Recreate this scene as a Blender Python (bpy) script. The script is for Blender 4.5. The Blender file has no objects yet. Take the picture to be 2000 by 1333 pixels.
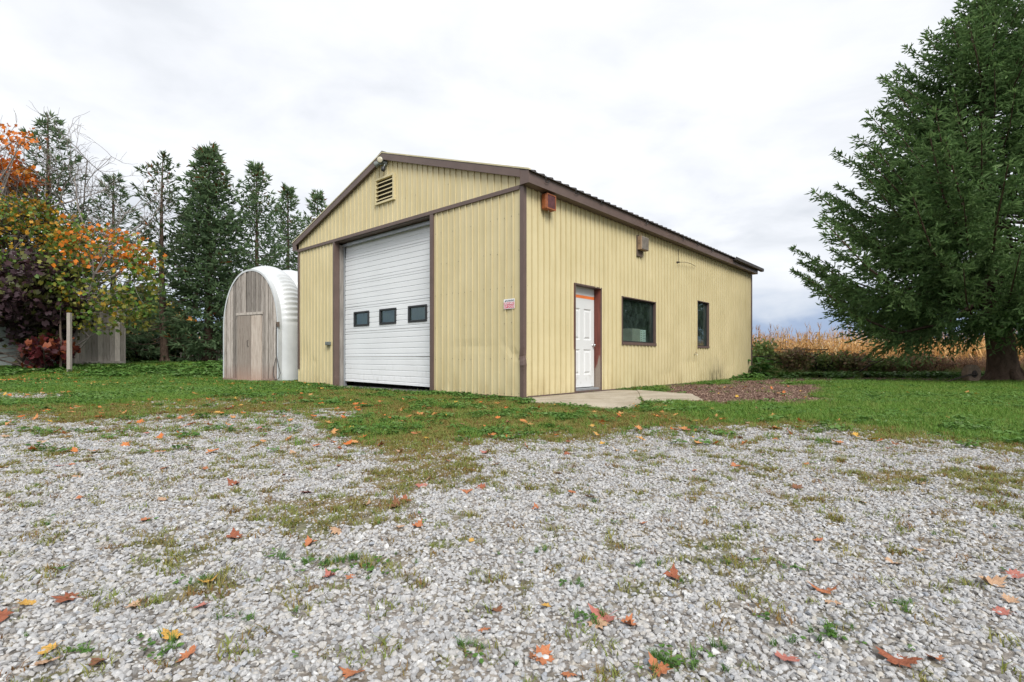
import bpy, bmesh, math, random
import numpy as np
from mathutils import Vector, Matrix

random.seed(7)
rng = np.random.default_rng(11)
SC = bpy.context.scene
COL = SC.collection

# ------------------------------------------------------------------ camera, sky, sun, exposure
F, YH, HC = 1013.5, 702.0, 0.656          # focal length in photo pixels, horizon row, eye height
cam = bpy.data.cameras.new('camera')
cam.sensor_width = 36.0
cam.lens = 36.0 * F / 2000.0
cam.shift_y = (YH - 666.5) / 2000.0
cam.clip_start, cam.clip_end = 0.05, 6000.0
camo = bpy.data.objects.new('camera', cam)
COL.objects.link(camo)
camo.location = (0, 0, HC)
camo.rotation_euler = (math.radians(90), 0, 0)
SC.camera = camo

SUN_EL, SUN_AZ = math.radians(43), math.radians(163)   # azimuth clockwise from +Y: behind the camera, to the right
SKY_GAIN = 4.3
SC.view_settings.view_transform = 'Standard'
SC.view_settings.look = 'None'
SC.view_settings.exposure = 1.37
SC.view_settings.gamma = 1.0
SC.view_settings.use_curve_mapping = False
SC.render.engine = 'CYCLES'
SC.cycles.max_bounces = 6
SC.cycles.transparent_max_bounces = 12
try:
    SC.cycles.use_denoising = True
except Exception:
    pass

world = bpy.data.worlds.new('World')
SC.world = world
world.use_nodes = True
wt = world.node_tree
wt.nodes.clear()


def nd(t, typ, **kw):
    n = t.nodes.new(typ)
    for k, v in kw.items():
        if k == 'ins':
            for kk, vv in v.items():
                n.inputs[kk].default_value = vv
        else:
            setattr(n, k, v)
    return n


def lk(t, a, b):
    t.links.new(a, b)


def mth(t, op, a, b=None, c=None, clamp=False):
    n = t.nodes.new('ShaderNodeMath')
    n.operation = op
    n.use_clamp = clamp
    for i, v in enumerate((a, b, c)):
        if v is None:
            continue
        if isinstance(v, (int, float)):
            n.inputs[i].default_value = v
        else:
            t.links.new(v, n.inputs[i])
    return n.outputs[0]


def ramp(t, fac, stops, interp='LINEAR'):
    n = t.nodes.new('ShaderNodeValToRGB')
    cr = n.color_ramp
    cr.interpolation = interp
    while len(cr.elements) < len(stops):
        cr.elements.new(0.5)
    for e, (p, c) in zip(cr.elements, stops):
        e.position = p
        e.color = (c[0], c[1], c[2], 1.0) if not isinstance(c, (int, float)) else (c, c, c, 1.0)
    if fac is not None:
        t.links.new(fac, n.inputs[0])
    return n.outputs[0]


def mixc(t, fac, a, b, mode='MIX'):
    n = t.nodes.new('ShaderNodeMix')
    n.data_type = 'RGBA'
    n.blend_type = mode
    for sock, v in ((n.inputs[0], fac), (n.inputs[6], a), (n.inputs[7], b)):
        if isinstance(v, (int, float)):
            sock.default_value = v
        elif isinstance(v, (tuple, list)):
            sock.default_value = (v[0], v[1], v[2], 1.0)
        else:
            t.links.new(v, sock)
    return n.outputs[2]


# overcast: a cloud deck over the clear-sky model
tc = nd(wt, 'ShaderNodeTexCoord')
sx = nd(wt, 'ShaderNodeSeparateXYZ')
lk(wt, tc.outputs['Generated'], sx.inputs[0])
zz = mth(wt, 'MAXIMUM', sx.outputs[2], 0.0)
den = mth(wt, 'ADD', zz, 0.11)
cx = nd(wt, 'ShaderNodeCombineXYZ')
lk(wt, mth(wt, 'DIVIDE', sx.outputs[0], den), cx.inputs[0])
lk(wt, mth(wt, 'DIVIDE', sx.outputs[1], den), cx.inputs[1])
n1 = nd(wt, 'ShaderNodeTexNoise', ins={'Scale': 0.62, 'Detail': 7.0, 'Roughness': 0.52, 'Distortion': 0.55})
lk(wt, cx.outputs[0], n1.inputs['Vector'])
n2 = nd(wt, 'ShaderNodeTexNoise', ins={'Scale': 2.3, 'Detail': 6.0, 'Roughness': 0.55, 'Distortion': 0.3})
lk(wt, cx.outputs[0], n2.inputs['Vector'])
nn = mth(wt, 'ADD', mth(wt, 'MULTIPLY', n1.outputs[0], 0.72), mth(wt, 'MULTIPLY', n2.outputs[0], 0.28))
G = SKY_GAIN
cl = ramp(wt, nn, [(0.35, (0.66 * G, 0.69 * G, 0.74 * G)), (0.465, (0.86 * G, 0.88 * G, 0.92 * G)),
                   (0.56, (0.99 * G, 1.0 * G, 1.015 * G)), (0.68, (1.07 * G, 1.07 * G, 1.07 * G))])
# thin dark shelf of distant cloud low over the horizon
n3 = nd(wt, 'ShaderNodeTexNoise', ins={'Scale': 7.0, 'Detail': 6.0, 'Roughness': 0.55, 'Distortion': 0.2})
mp = nd(wt, 'ShaderNodeMapping')
mp.inputs['Scale'].default_value = (1.0, 1.0, 2.6)
lk(wt, tc.outputs['Generated'], mp.inputs[0])
lk(wt, mp.outputs[0], n3.inputs['Vector'])
zj = mth(wt, 'ADD', zz, mth(wt, 'MULTIPLY', mth(wt, 'SUBTRACT', n3.outputs[0], 0.5), 0.13))
low = ramp(wt, zj, [(0.0, (0.24 * G, 0.34 * G, 0.55 * G)), (0.06, (0.36 * G, 0.45 * G, 0.63 * G)),
                    (0.088, (0.58 * G, 0.64 * G, 0.75 * G)), (0.13, (0.76 * G, 0.79 * G, 0.85 * G)), (0.2, (0.86 * G, 0.88 * G, 0.92 * G))])
lowf = ramp(wt, zj, [(0.12, 1.0), (0.23, 0.0)])
deck = mixc(wt, lowf, cl, low)
sky = nd(wt, 'ShaderNodeTexSky', sky_type='NISHITA', sun_disc=False)
sky.sun_elevation = SUN_EL
sky.sun_rotation = SUN_AZ
final = mixc(wt, 0.97, sky.outputs[0], deck)
bg = nd(wt, 'ShaderNodeBackground', ins={'Strength': 0.1})
lk(wt, final, bg.inputs[0])
wo = nd(wt, 'ShaderNodeOutputWorld')
lk(wt, bg.outputs[0], wo.inputs[0])

sl = bpy.data.lights.new('sun', 'SUN')
sl.energy = 1.5
sl.angle = math.radians(28)
sl.color = (1.0, 0.97, 0.92)
slo = bpy.data.objects.new('sun', sl)
COL.objects.link(slo)
sd = Vector((math.sin(SUN_AZ) * math.cos(SUN_EL), math.cos(SUN_AZ) * math.cos(SUN_EL), math.sin(SUN_EL)))
slo.rotation_euler = sd.to_track_quat('Z', 'Y').to_euler()
slo.location = sd * 60

# ------------------------------------------------------------------ helpers
def tag(o, label=None, cat=None, group=None, kind=None):
    if label:
        o['label'] = label
    if cat:
        o['category'] = cat
    if group:
        o['group'] = group
    if kind:
        o['kind'] = kind
    return o


def empty(name, loc=(0, 0, 0), rz=0.0):
    o = bpy.data.objects.new(name, None)
    COL.objects.link(o)
    o.location = loc
    o.rotation_euler = (0, 0, rz)
    o.empty_display_size = 0.2
    return o


def link(name, me, parent=None, mat=None):
    o = bpy.data.objects.new(name, me)
    COL.objects.link(o)
    if parent is not None:
        o.parent = parent
    if mat is not None:
        if me.materials:
            me.materials[0] = mat
        else:
            me.materials.append(mat)
    return o


class MB:
    """collects shapes; build() links them as one mesh object"""

    def __init__(s):
        s.v, s.f = [], []

    def add(s, vs, fs):
        b = len(s.v)
        s.v += [tuple(p) for p in vs]
        s.f += [tuple(i + b for i in f) for f in fs]
        return s

    def box(s, a, b):
        x0, y0, z0 = [min(p, q) for p, q in zip(a, b)]
        x1, y1, z1 = [max(p, q) for p, q in zip(a, b)]
        return s.add([(x0, y0, z0), (x1, y0, z0), (x1, y1, z0), (x0, y1, z0), (x0, y0, z1), (x1, y0, z1), (x1, y1, z1), (x0, y1, z1)],
                     [(0, 3, 2, 1), (4, 5, 6, 7), (0, 1, 5, 4), (1, 2, 6, 5), (2, 3, 7, 6), (3, 0, 4, 7)])

    def prism(s, poly, d):
        """closed 3D polygon pushed along vector d"""
        n = len(poly)
        p2 = [tuple(np.add(p, d)) for p in poly]
        return s.add(list(poly) + p2, [tuple(range(n))[::-1], tuple(range(n, 2 * n))] +
                     [(i, (i + 1) % n, n + (i + 1) % n, n + i) for i in range(n)])

    def tube(s, pts, rad, n=8, cap=True):
        pts = [Vector(p) for p in pts]
        if not hasattr(rad, '__len__'):
            rad = [rad] * len(pts)
        rings = []
        up = Vector((0.13, 0.21, 0.97))
        for i, p in enumerate(pts):
            t = (pts[min(i + 1, len(pts) - 1)] - pts[max(i - 1, 0)]).normalized()
            a = t.cross(up)
            if a.length < 1e-3:
                a = t.cross(Vector((1, 0, 0)))
            a.normalize()
            b = t.cross(a)
            rings.append([p + (a * math.cos(2 * math.pi * k / n) + b * math.sin(2 * math.pi * k / n)) * rad[i] for k in range(n)])
        vs = [q for r in rings for q in r]
        fs = []
        for i in range(len(pts) - 1):
            for k in range(n):
                fs.append((i * n + k, i * n + (k + 1) % n, (i + 1) * n + (k + 1) % n, (i + 1) * n + k))
        if cap:
            fs.append(tuple(range(n))[::-1])
            fs.append(tuple((len(pts) - 1) * n + k for k in range(n)))
        return s.add(vs, fs)

    def lathe(s, prof, c, axis, n=20):
        """profile (r, h) turned about axis through c"""
        ax = Vector(axis).normalized()
        a = ax.orthogonal().normalized()
        b = ax.cross(a)
        c = Vector(c)
        vs = []
        for r, h in prof:
            for k in range(n):
                t = 2 * math.pi * k / n
                vs.append(c + ax * h + (a * math.cos(t) + b * math.sin(t)) * r)
        fs = []
        for i in range(len(prof) - 1):
            for k in range(n):
                fs.append((i * n + k, i * n + (k + 1) % n, (i + 1) * n + (k + 1) % n, (i + 1) * n + k))
        fs.append(tuple(range(n))[::-1])
        fs.append(tuple((len(prof) - 1) * n + k for k in range(n)))
        return s.add(vs, fs)

    def mesh(s, name, bevel=0.0, smooth=False):
        me = bpy.data.meshes.new(name)
        me.from_pydata(s.v, [], s.f)
        if bevel:
            bm = bmesh.new()
            bm.from_mesh(me)
            bmesh.ops.recalc_face_normals(bm, faces=bm.faces)
            es = [e for e in bm.edges if len(e.link_faces) == 2 and e.calc_face_angle() > 0.6]
            bmesh.ops.bevel(bm, geom=es, offset=bevel, segments=1, affect='EDGES')
            bm.to_mesh(me)
            bm.free()
        if smooth:
            me.polygons.foreach_set('use_smooth', [True] * len(me.polygons))
        me.update()
        return me

    def build(s, name, mat, parent=None, bevel=0.0, smooth=False):
        return link(name, s.mesh(name, bevel, smooth), parent, mat)


def np_mesh(name, V, Fc, col=None, smooth=False):
    """V (n,3); Fc (m,3|4); col (n,3) stored as a point colour attribute"""
    me = bpy.data.meshes.new(name)
    V = np.ascontiguousarray(V, np.float32)
    Fc = np.ascontiguousarray(Fc, np.int32)
    m, k = Fc.shape
    me.vertices.add(len(V))
    me.vertices.foreach_set('co', V.ravel())
    me.loops.add(m * k)
    me.loops.foreach_set('vertex_index', Fc.ravel())
    me.polygons.add(m)
    me.polygons.foreach_set('loop_start', np.arange(0, m * k, k, dtype=np.int32))
    me.polygons.foreach_set('loop_total', np.full(m, k, np.int32))
    if smooth:
        me.polygons.foreach_set('use_smooth', np.ones(m, bool))
    if col is not None:
        at = me.attributes.new('col', 'FLOAT_COLOR', 'POINT')
        c4 = np.ones((len(V), 4), np.float32)
        c4[:, :3] = col
        at.data.foreach_set('color', c4.ravel())
    me.update(calc_edges=True)
    return me


_T = np.random.default_rng(5).random((256, 256))


def vnoise(x, y):
    x = np.asarray(x, float)
    y = np.asarray(y, float)
    xi, yi = np.floor(x).astype(int), np.floor(y).astype(int)
    fx, fy = x - xi, y - yi
    fx, fy = fx * fx * (3 - 2 * fx), fy * fy * (3 - 2 * fy)
    a, b = _T[xi & 255, yi & 255], _T[(xi + 1) & 255, yi & 255]
    c, d = _T[xi & 255, (yi + 1) & 255], _T[(xi + 1) & 255, (yi + 1) & 255]
    return (a * (1 - fx) + b * fx) * (1 - fy) + (c * (1 - fx) + d * fx) * fy


def fbm(x, y, o=4):
    s, a, t = 0.0, 0.5, 0.0
    x = np.asarray(x, float)
    y = np.asarray(y, float)
    for i in range(o):
        s = s + a * vnoise(x * 2 ** i + 17.3 * i, y * 2 ** i + 9.1 * i)
        t += a
        a *= 0.5
    return s / t


def sst(a, b, x):
    t = np.clip((np.asarray(x, float) - a) / (b - a), 0, 1)
    return t * t * (3 - 2 * t)


# ------------------------------------------------------------------ materials
MT = {}


def new_mat(name):
    m = bpy.data.materials.new(name)
    m.use_nodes = True
    t = m.node_tree
    t.nodes.clear()
    o = nd(t, 'ShaderNodeOutputMaterial')
    p = nd(t, 'ShaderNodeBsdfPrincipled')
    lk(t, p.outputs[0], o.inputs[0])
    MT[name] = m
    return m, t, p, o


def noise(t, scale, detail=4.0, rough=0.55, vec=None, dist=0.0, mapscale=None, coord='Object'):
    n = nd(t, 'ShaderNodeTexNoise', ins={'Scale': scale, 'Detail': detail, 'Roughness': rough, 'Distortion': dist})
    if vec is None:
        c = nd(t, 'ShaderNodeTexCoord')
        vec = c.outputs[coord]
    if mapscale:
        mpp = nd(t, 'ShaderNodeMapping')
        mpp.inputs['Scale'].default_value = mapscale
        lk(t, vec, mpp.inputs[0])
        vec = mpp.outputs[0]
    lk(t, vec, n.inputs['Vector'])
    return n.outputs[0]


def bump(t, p, h, strength=0.3, dist=0.01):
    b = nd(t, 'ShaderNodeBump', ins={'Strength': strength, 'Distance': dist})
    lk(t, h, b.inputs['Height'])
    lk(t, b.outputs[0], p.inputs['Normal'])


def simple(name, c, rough=0.6, metal=0.0, var=0.15, scale=6.0, mapscale=None, bmp=0.0, bscale=None, spec=None, coord='Object'):
    m, t, p, o = new_mat(name)
    n = noise(t, scale, 5.0, 0.6, mapscale=mapscale, coord=coord)
    lo = tuple(x * (1 - var) for x in c)
    hi = tuple(min(1, x * (1 + var)) for x in c)
    lk(t, ramp(t, n, [(0.3, lo), (0.7, hi)]), p.inputs['Base Color'])
    p.inputs['Roughness'].default_value = rough
    p.inputs['Metallic'].default_value = metal
    if spec is not None:
        p.inputs['Specular IOR Level'].default_value = spec
    if bmp:
        nb = noise(t, bscale or scale * 6, 4.0, 0.6, mapscale=mapscale, coord=coord)
        bump(t, p, nb, bmp, 0.006)
    return m


def attr_leaf(name, trans=0.25, rough=0.55, var=0.25, spec=0.3):
    """foliage: pigment from the col attribute, some variation leaf by leaf, a little light through the blade"""
    m, t, p, o = new_mat(name)
    a = nd(t, 'ShaderNodeAttribute', attribute_name='col')
    g = nd(t, 'ShaderNodeNewGeometry')
    v = ramp(t, g.outputs['Random Per Island'], [(0.0, 1 - var), (1.0, 1 + var)])
    c = mixc(t, 1.0, a.outputs['Color'], v, 'MULTIPLY')
    lk(t, c, p.inputs['Base Color'])
    p.inputs['Roughness'].default_value = rough
    p.inputs['Specular IOR Level'].default_value = spec
    tr = nd(t, 'ShaderNodeBsdfTranslucent')
    lk(t, c, tr.inputs[0])
    mx = nd(t, 'ShaderNodeMixShader', ins={0: trans})
    lk(t, p.outputs[0], mx.inputs[1])
    lk(t, tr.outputs[0], mx.inputs[2])
    lk(t, mx.outputs[0], o.inputs[0])
    return m


def inst_leaf(name, stops, trans=0.25, rough=0.6, per='inst', spec=0.25):
    """scattered plants: pigment varies plant by plant and blade by blade"""
    m, t, p, o = new_mat(name)
    oi = nd(t, 'ShaderNodeObjectInfo')
    g = nd(t, 'ShaderNodeNewGeometry')
    if per == 'inst':
        r = mth(t, 'ADD', mth(t, 'MULTIPLY', oi.outputs['Random'], 0.65), mth(t, 'MULTIPLY', g.outputs['Random Per Island'], 0.35))
    else:
        r = g.outputs['Random Per Island']
    c = ramp(t, r, stops)
    lk(t, c, p.inputs['Base Color'])
    p.inputs['Roughness'].default_value = rough
    p.inputs['Specular IOR Level'].default_value = spec
    tr = nd(t, 'ShaderNodeBsdfTranslucent')
    lk(t, c, tr.inputs[0])
    mx = nd(t, 'ShaderNodeMixShader', ins={0: trans})
    lk(t, p.outputs[0], mx.inputs[1])
    lk(t, tr.outputs[0], mx.inputs[2])
    lk(t, mx.outputs[0], o.inputs[0])
    return m


# painted steel siding: chalky pale yellow, streaks, mildew near the ground
def siding_mat():
    m, t, p, o = new_mat('siding_yellow')
    c = nd(t, 'ShaderNodeTexCoord')
    s = nd(t, 'ShaderNodeSeparateXYZ')
    lk(t, c.outputs['Object'], s.inputs[0])
    n = noise(t, 1.3, 5.0, 0.6, vec=c.outputs['Object'])
    base = ramp(t, n, [(0.3, (0.55, 0.474, 0.272)), (0.7, (0.62, 0.54, 0.328))])
    st = noise(t, 5.0, 4.0, 0.6, vec=c.outputs['Object'], mapscale=(1.6, 1.6, 0.12))
    base = mixc(t, mth(t, 'MULTIPLY', ramp(t, st, [(0.52, 0.0), (0.78, 1.0)]), 0.30), base, (0.36, 0.28, 0.11))
    zz_ = s.outputs[2]
    # splash-back dirt along the foot of the sheets, broken up by noise
    foot = ramp(t, mth(t, 'DIVIDE', zz_, 1.0), [(0.02, 1.0), (0.42, 0.0)])
    dn = noise(t, 3.0, 6.0, 0.65, vec=c.outputs['Object'], mapscale=(1.0, 1.0, 0.4))
    dirt = mth(t, 'MULTIPLY', foot, ramp(t, dn, [(0.42, 0.0), (0.66, 1.0)]))
    base = mixc(t, mth(t, 'MULTIPLY', dirt, 0.55), base, (0.30, 0.22, 0.09))
    # mildew patch at the far end of the long wall
    mx_ = mth(t, 'SUBTRACT', s.outputs[0], 8.6)
    mil = mth(t, 'MULTIPLY', ramp(t, mth(t, 'ABSOLUTE', mx_), [(0.3, 1.0), (2.4, 0.0)]), ramp(t, zz_, [(0.05, 1.0), (0.75, 0.0)]))
    dk = noise(t, 6.0, 6.0, 0.7, vec=c.outputs['Object'], mapscale=(1.5, 1.5, 0.35))
    mil = mth(t, 'MULTIPLY', mil, ramp(t, dk, [(0.40, 0.0), (0.58, 1.0)]))
    base = mixc(t, mth(t, 'MULTIPLY', mil, 0.8), base, (0.10, 0.085, 0.045))
    lk(t, base, p.inputs['Base Color'])
    p.inputs['Roughness'].default_value = 0.48
    p.inputs['Specular IOR Level'].default_value = 0.35
    bump(t, p, noise(t, 2.2, 2.0, 0.5, vec=c.outputs['Object']), 0.12, 0.03)
    return m


siding_mat()
simple('brown_metal', (0.115, 0.078, 0.066), 0.45, 0.0, 0.13, 3.0, bmp=0.1, bscale=20)
simple('roof_dark', (0.05, 0.043, 0.04), 0.55, 0.0, 0.3, 4.0)
simple('cream_metal', (0.52, 0.47, 0.30), 0.5, 0.0, 0.12, 5.0)
simple('screw_metal', (0.22, 0.19, 0.13), 0.5, 0.5, 0.3, 30.0)
simple('black_gap', (0.012, 0.012, 0.013), 0.9, 0.0, 0.1)
simple('black_plastic', (0.018, 0.019, 0.021), 0.45, 0.0, 0.2)
simple('galvanised', (0.42, 0.44, 0.46), 0.4, 0.6, 0.15, 8.0)
simple('wood_grey', (0.23, 0.21, 0.19), 0.85, 0.0, 0.35, 4.0, mapscale=(6, 6, 0.5), bmp=0.4, bscale=30)
simple('interior', (0.10, 0.10, 0.095), 0.9, 0.0, 0.2)
simple('floor_concrete', (0.07, 0.068, 0.065), 0.9, 0.0, 0.2, 3.0)
simple('silver', (0.55, 0.55, 0.56), 0.25, 1.0, 0.05)
simple('tape_orange', (0.80, 0.20, 0.05), 0.5, 0.0, 0.1)
simple('grey_box', (0.17, 0.19, 0.18), 0.5, 0.2, 0.2)
simple('rust_box', (0.28, 0.085, 0.028), 0.5, 0.0, 0.35, 14.0)
simple('rust_grille', (0.10, 0.035, 0.038), 0.6, 0.0, 0.3, 20.0)
simple('tan_box', (0.27, 0.185, 0.12), 0.7, 0.0, 0.25, 9.0)
simple('tan_grille', (0.23, 0.20, 0.17), 0.6, 0.0, 0.25, 9.0)
simple('wood_brown', (0.11, 0.08, 0.06), 0.8, 0.0, 0.3, 9.0, mapscale=(4, 4, 0.6))
simple('lamp_glass', (0.50, 0.46, 0.34), 0.25, 0.0, 0.1)
simple('sign_white', (0.78, 0.79, 0.80), 0.4, 0.0, 0.03)
simple('sign_red', (0.62, 0.03, 0.09), 0.4, 0.0, 0.05)
simple('sign_ink', (0.03, 0.05, 0.07), 0.4, 0.0, 0.05)
simple('carton', (0.36, 0.33, 0.27), 0.85, 0.0, 0.1)
simple('carton_white', (0.72, 0.76, 0.72), 0.7, 0.0, 0.06)
simple('fibre_cable', (0.03, 0.03, 0.033), 0.6, 0.0, 0.2)
simple('stone_wheel', (0.175, 0.125, 0.09), 0.9, 0.0, 0.3, 12.0, bmp=0.3, bscale=60)
simple('iron_dark', (0.045, 0.033, 0.028), 0.7, 0.3, 0.3, 12.0)
simple('plywood_dark', (0.14, 0.135, 0.125), 0.9, 0.0, 0.3, 3.0, mapscale=(5, 5, 0.6))


def concrete_mat():
    m, t, p, o = new_mat('concrete')
    n = noise(t, 2.0, 7.0, 0.65)
    n2_ = noise(t, 40.0, 4.0, 0.7)
    c = ramp(t, n, [(0.3, (0.25, 0.205, 0.145)), (0.5, (0.36, 0.31, 0.235)), (0.7, (0.44, 0.39, 0.31))])
    c = mixc(t, 0.5, c, ramp(t, n2_, [(0.35, 0.65), (0.65, 1.2)]), 'MULTIPLY')
    lk(t, c, p.inputs['Base Color'])
    p.inputs['Roughness'].default_value = 0.9
    bump(t, p, n2_, 0.4, 0.01)


concrete_mat()


def door_white():
    """sheet steel door paint, off-white, grimy streaks and scuffs near the bottom"""
    for name, c in (('door_white', (0.76, 0.78, 0.80)), ('entry_white', (0.64, 0.65, 0.65))):
        m, t, p, o = new_mat(name)
        co = nd(t, 'ShaderNodeTexCoord')
        n = noise(t, 1.2, 6.0, 0.6, vec=co.outputs['Object'])
        base = ramp(t, n, [(0.3, tuple(x * 0.93 for x in c)), (0.7, c)])
        s = nd(t, 'ShaderNodeSeparateXYZ')
        lk(t, co.outputs['Object'], s.inputs[0])
        low_ = ramp(t, s.outputs[2], [(0.1, 1.0), (0.8, 0.0)])
        dn = noise(t, 9.0, 6.0, 0.7, vec=co.outputs['Object'], mapscale=(1, 1, 0.6))
        d = mth(t, 'MULTIPLY', low_, ramp(t, dn, [(0.52, 0.0), (0.66, 1.0)]))
        base = mixc(t, mth(t, 'MULTIPLY', d, 0.2 if name == 'door_white' else 0.55), base, (0.25, 0.22, 0.17))
        lk(t, base, p.inputs['Base Color'])
        p.inputs['Roughness'].default_value = 0.42
        bump(t, p, noise(t, 3.0, 2.0, 0.5, vec=co.outputs['Object']), 0.08, 0.02)


door_white()


def jamb_mat():
    m, t, p, o = new_mat('jamb_red')
    co = nd(t, 'ShaderNodeTexCoord')
    s = nd(t, 'ShaderNodeSeparateXYZ')
    lk(t, co.outputs['Object'], s.inputs[0])
    n = noise(t, 4.0, 6.0, 0.65, vec=co.outputs['Object'], mapscale=(5, 5, 0.6))
    base = ramp(t, n, [(0.3, (0.10, 0.028, 0.02)), (0.7, (0.215, 0.062, 0.042))])
    wear = mth(t, 'ADD', n, mth(t, 'MULTIPLY', mth(t, 'SUBTRACT', 0.75, s.outputs[2]), 0.55))
    base = mixc(t, ramp(t, wear, [(0.60, 0.0), (0.70, 1.0)]), base, (0.26, 0.21, 0.17))
    lk(t, base, p.inputs['Base Color'])
    p.inputs['Roughness'].default_value = 0.7
    bump(t, p, n, 0.3, 0.01)


jamb_mat()


def glass_mat():
    m, t, p, o = new_mat('window_glass')
    t.nodes.remove(p)
    co = nd(t, 'ShaderNodeTexCoord')
    gl = nd(t, 'ShaderNodeBsdfGlossy', ins={'Roughness': 0.025, 'Color': (0.72, 0.88, 0.86, 1)})
    bn = nd(t, 'ShaderNodeBump', ins={'Strength': 0.05, 'Distance': 0.02})
    lk(t, noise(t, 3.5, 2.0, 0.5, vec=co.outputs['Object']), bn.inputs['Height'])
    lk(t, bn.outputs[0], gl.inputs['Normal'])
    tp = nd(t, 'ShaderNodeBsdfTransparent', ins={'Color': (0.68, 0.80, 0.77, 1)})
    lw_ = nd(t, 'ShaderNodeLayerWeight', ins={'Blend': 0.5})
    fr_ = mth(t, 'ADD', 0.17, mth(t, 'MULTIPLY', 0.83, mth(t, 'POWER', lw_.outputs['Facing'], 4.0)))
    mx = nd(t, 'ShaderNodeMixShader')
    lk(t, fr_, mx.inputs[0])
    lk(t, tp.outputs[0], mx.inputs[1])
    lk(t, gl.outputs[0], mx.inputs[2])
    # greenish diffuse film over the pane, patchy by noise
    df = nd(t, 'ShaderNodeBsdfDiffuse', ins={'Color': (0.15, 0.22, 0.19, 1)})
    dn = noise(t, 5.0, 6.0, 0.7, vec=co.outputs['Object'])
    m2 = nd(t, 'ShaderNodeMixShader')
    lk(t, ramp(t, dn, [(0.35, 0.03), (0.72, 0.22)]), m2.inputs[0])
    lk(t, mx.outputs[0], m2.inputs[1])
    lk(t, df.outputs[0], m2.inputs[2])
    lk(t, m2.outputs[0], o.inputs[0])


glass_mat()


def plank_mat(name, stops, foot=None):
    """weathered boards: grain along the board, each board its own shade"""
    m, t, p, o = new_mat(name)
    co = nd(t, 'ShaderNodeTexCoord')
    oi = nd(t, 'ShaderNodeObjectInfo')
    ad = nd(t, 'ShaderNodeVectorMath', operation='ADD')
    cb = nd(t, 'ShaderNodeCombineXYZ')
    lk(t, mth(t, 'MULTIPLY', oi.outputs['Random'], 37.0), cb.inputs[2])
    lk(t, co.outputs['Object'], ad.inputs[0])
    lk(t, cb.outputs[0], ad.inputs[1])
    n = noise(t, 5.0, 7.0, 0.7, vec=ad.outputs[0], mapscale=(9, 9, 0.55), dist=0.6)
    c = ramp(t, n, stops)
    v = ramp(t, oi.outputs['Random'], [(0.0, 0.55), (1.0, 1.35)])
    c = mixc(t, 1.0, c, v, 'MULTIPLY')
    if foot:
        s = nd(t, 'ShaderNodeSeparateXYZ')
        lk(t, co.outputs['Object'], s.inputs[0])
        ff = ramp(t, mth(t, 'ADD', s.outputs[2], mth(t, 'MULTIPLY', n, 0.5)), [(0.25, 0.7), (0.8, 0.0)])
        c = mixc(t, ff, c, foot)
    lk(t, c, p.inputs['Base Color'])
    p.inputs['Roughness'].default_value = 0.88
    p.inputs['Specular IOR Level'].default_value = 0.2
    bump(t, p, n, 0.5, 0.01)


plank_mat('plank_grey', [(0.28, (0.09, 0.078, 0.068)), (0.46, (0.31, 0.275, 0.245)), (0.68, (0.48, 0.44, 0.405))], (0.24, 0.14, 0.105))
plank_mat('plank_shed', [(0.28, (0.24, 0.205, 0.175)), (0.5, (0.52, 0.465, 0.41)), (0.7, (0.64, 0.58, 0.52))])
plank_mat('plywood_door', [(0.3, (0.16, 0.12, 0.10)), (0.40, (0.40, 0.33, 0.28)), (0.6, (0.54, 0.47, 0.41)), (0.75, (0.60, 0.54, 0.48))], (0.32, 0.20, 0.15))


def bark_mat(name, a, b, sc=5.0):
    m, t, p, o = new_mat(name)
    n = noise(t, sc, 7.0, 0.7, mapscale=(1.5, 1.5, 0.7), dist=0.8)
    lk(t, ramp(t, n, [(0.3, a), (0.7, b)]), p.inputs['Base Color'])
    p.inputs['Roughness'].default_value = 0.95
    p.inputs['Specular IOR Level'].default_value = 0.1
    bump(t, p, noise(t, sc * 3, 5.0, 0.7), 0.7, 0.03)


bark_mat('bark_spruce', (0.05, 0.034, 0.026), (0.15, 0.105, 0.08))
bark_mat('bark_grey', (0.15, 0.135, 0.125), (0.32, 0.29, 0.265))
bark_mat('bark_dark', (0.035, 0.028, 0.024), (0.10, 0.08, 0.068))

attr_leaf('needles', 0.40, 0.55, 0.3, 0.25)
attr_leaf('leaves', 0.3, 0.5, 0.22, 0.3)


def quonset_mat():
    m, t, p, o = new_mat('quonset_steel')
    n = noise(t, 2.0, 5.0, 0.6)
    lk(t, ramp(t, n, [(0.3, (0.48, 0.50, 0.51)), (0.7, (0.60, 0.62, 0.63))]), p.inputs['Base Color'])
    p.inputs['Roughness'].default_value = 0.42
    p.inputs['Metallic'].default_value = 0.1
    bump(t, p, noise(t, 6.0, 2.0, 0.5), 0.08, 0.02)


quonset_mat()
# ------------------------------------------------------------------ lie of the land
A_B = math.radians(41.3786)
P0 = (0.1857, 8.557)                     # near corner of the yellow garage
UD = np.array([-math.cos(A_B), math.sin(A_B)])
VD = np.array([math.sin(A_B), math.cos(A_B)])
W, L, HB, HS = 7.734, 11.944, 3.467, 3.5


def local(X, Y):
    dx, dy = np.asarray(X) - P0[0], np.asarray(Y) - P0[1]
    return dx * VD[0] + dy * VD[1], dx * UD[0] + dy * UD[1]


def inside_bld(X, Y, m=0.0):
    a, b = local(X, Y)
    return (a > -m) & (a < L + m) & (b > -m) & (b < W + m)


def gz(X, Y):
    """ground height: level by the garage, a gentle rise towards the back on the left"""
    X = np.asarray(X, float)
    Y = np.asarray(Y, float)
    z = 0.42 * sst(14.5, 21.0, Y) * sst(-4.5, -9.0, X)
    z = z + 0.035 * (fbm(X * 0.35 + 50, Y * 0.35 + 50, 3) - 0.5) * sst(1.5, 3.0, np.hypot(X, Y))
    return z


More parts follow.
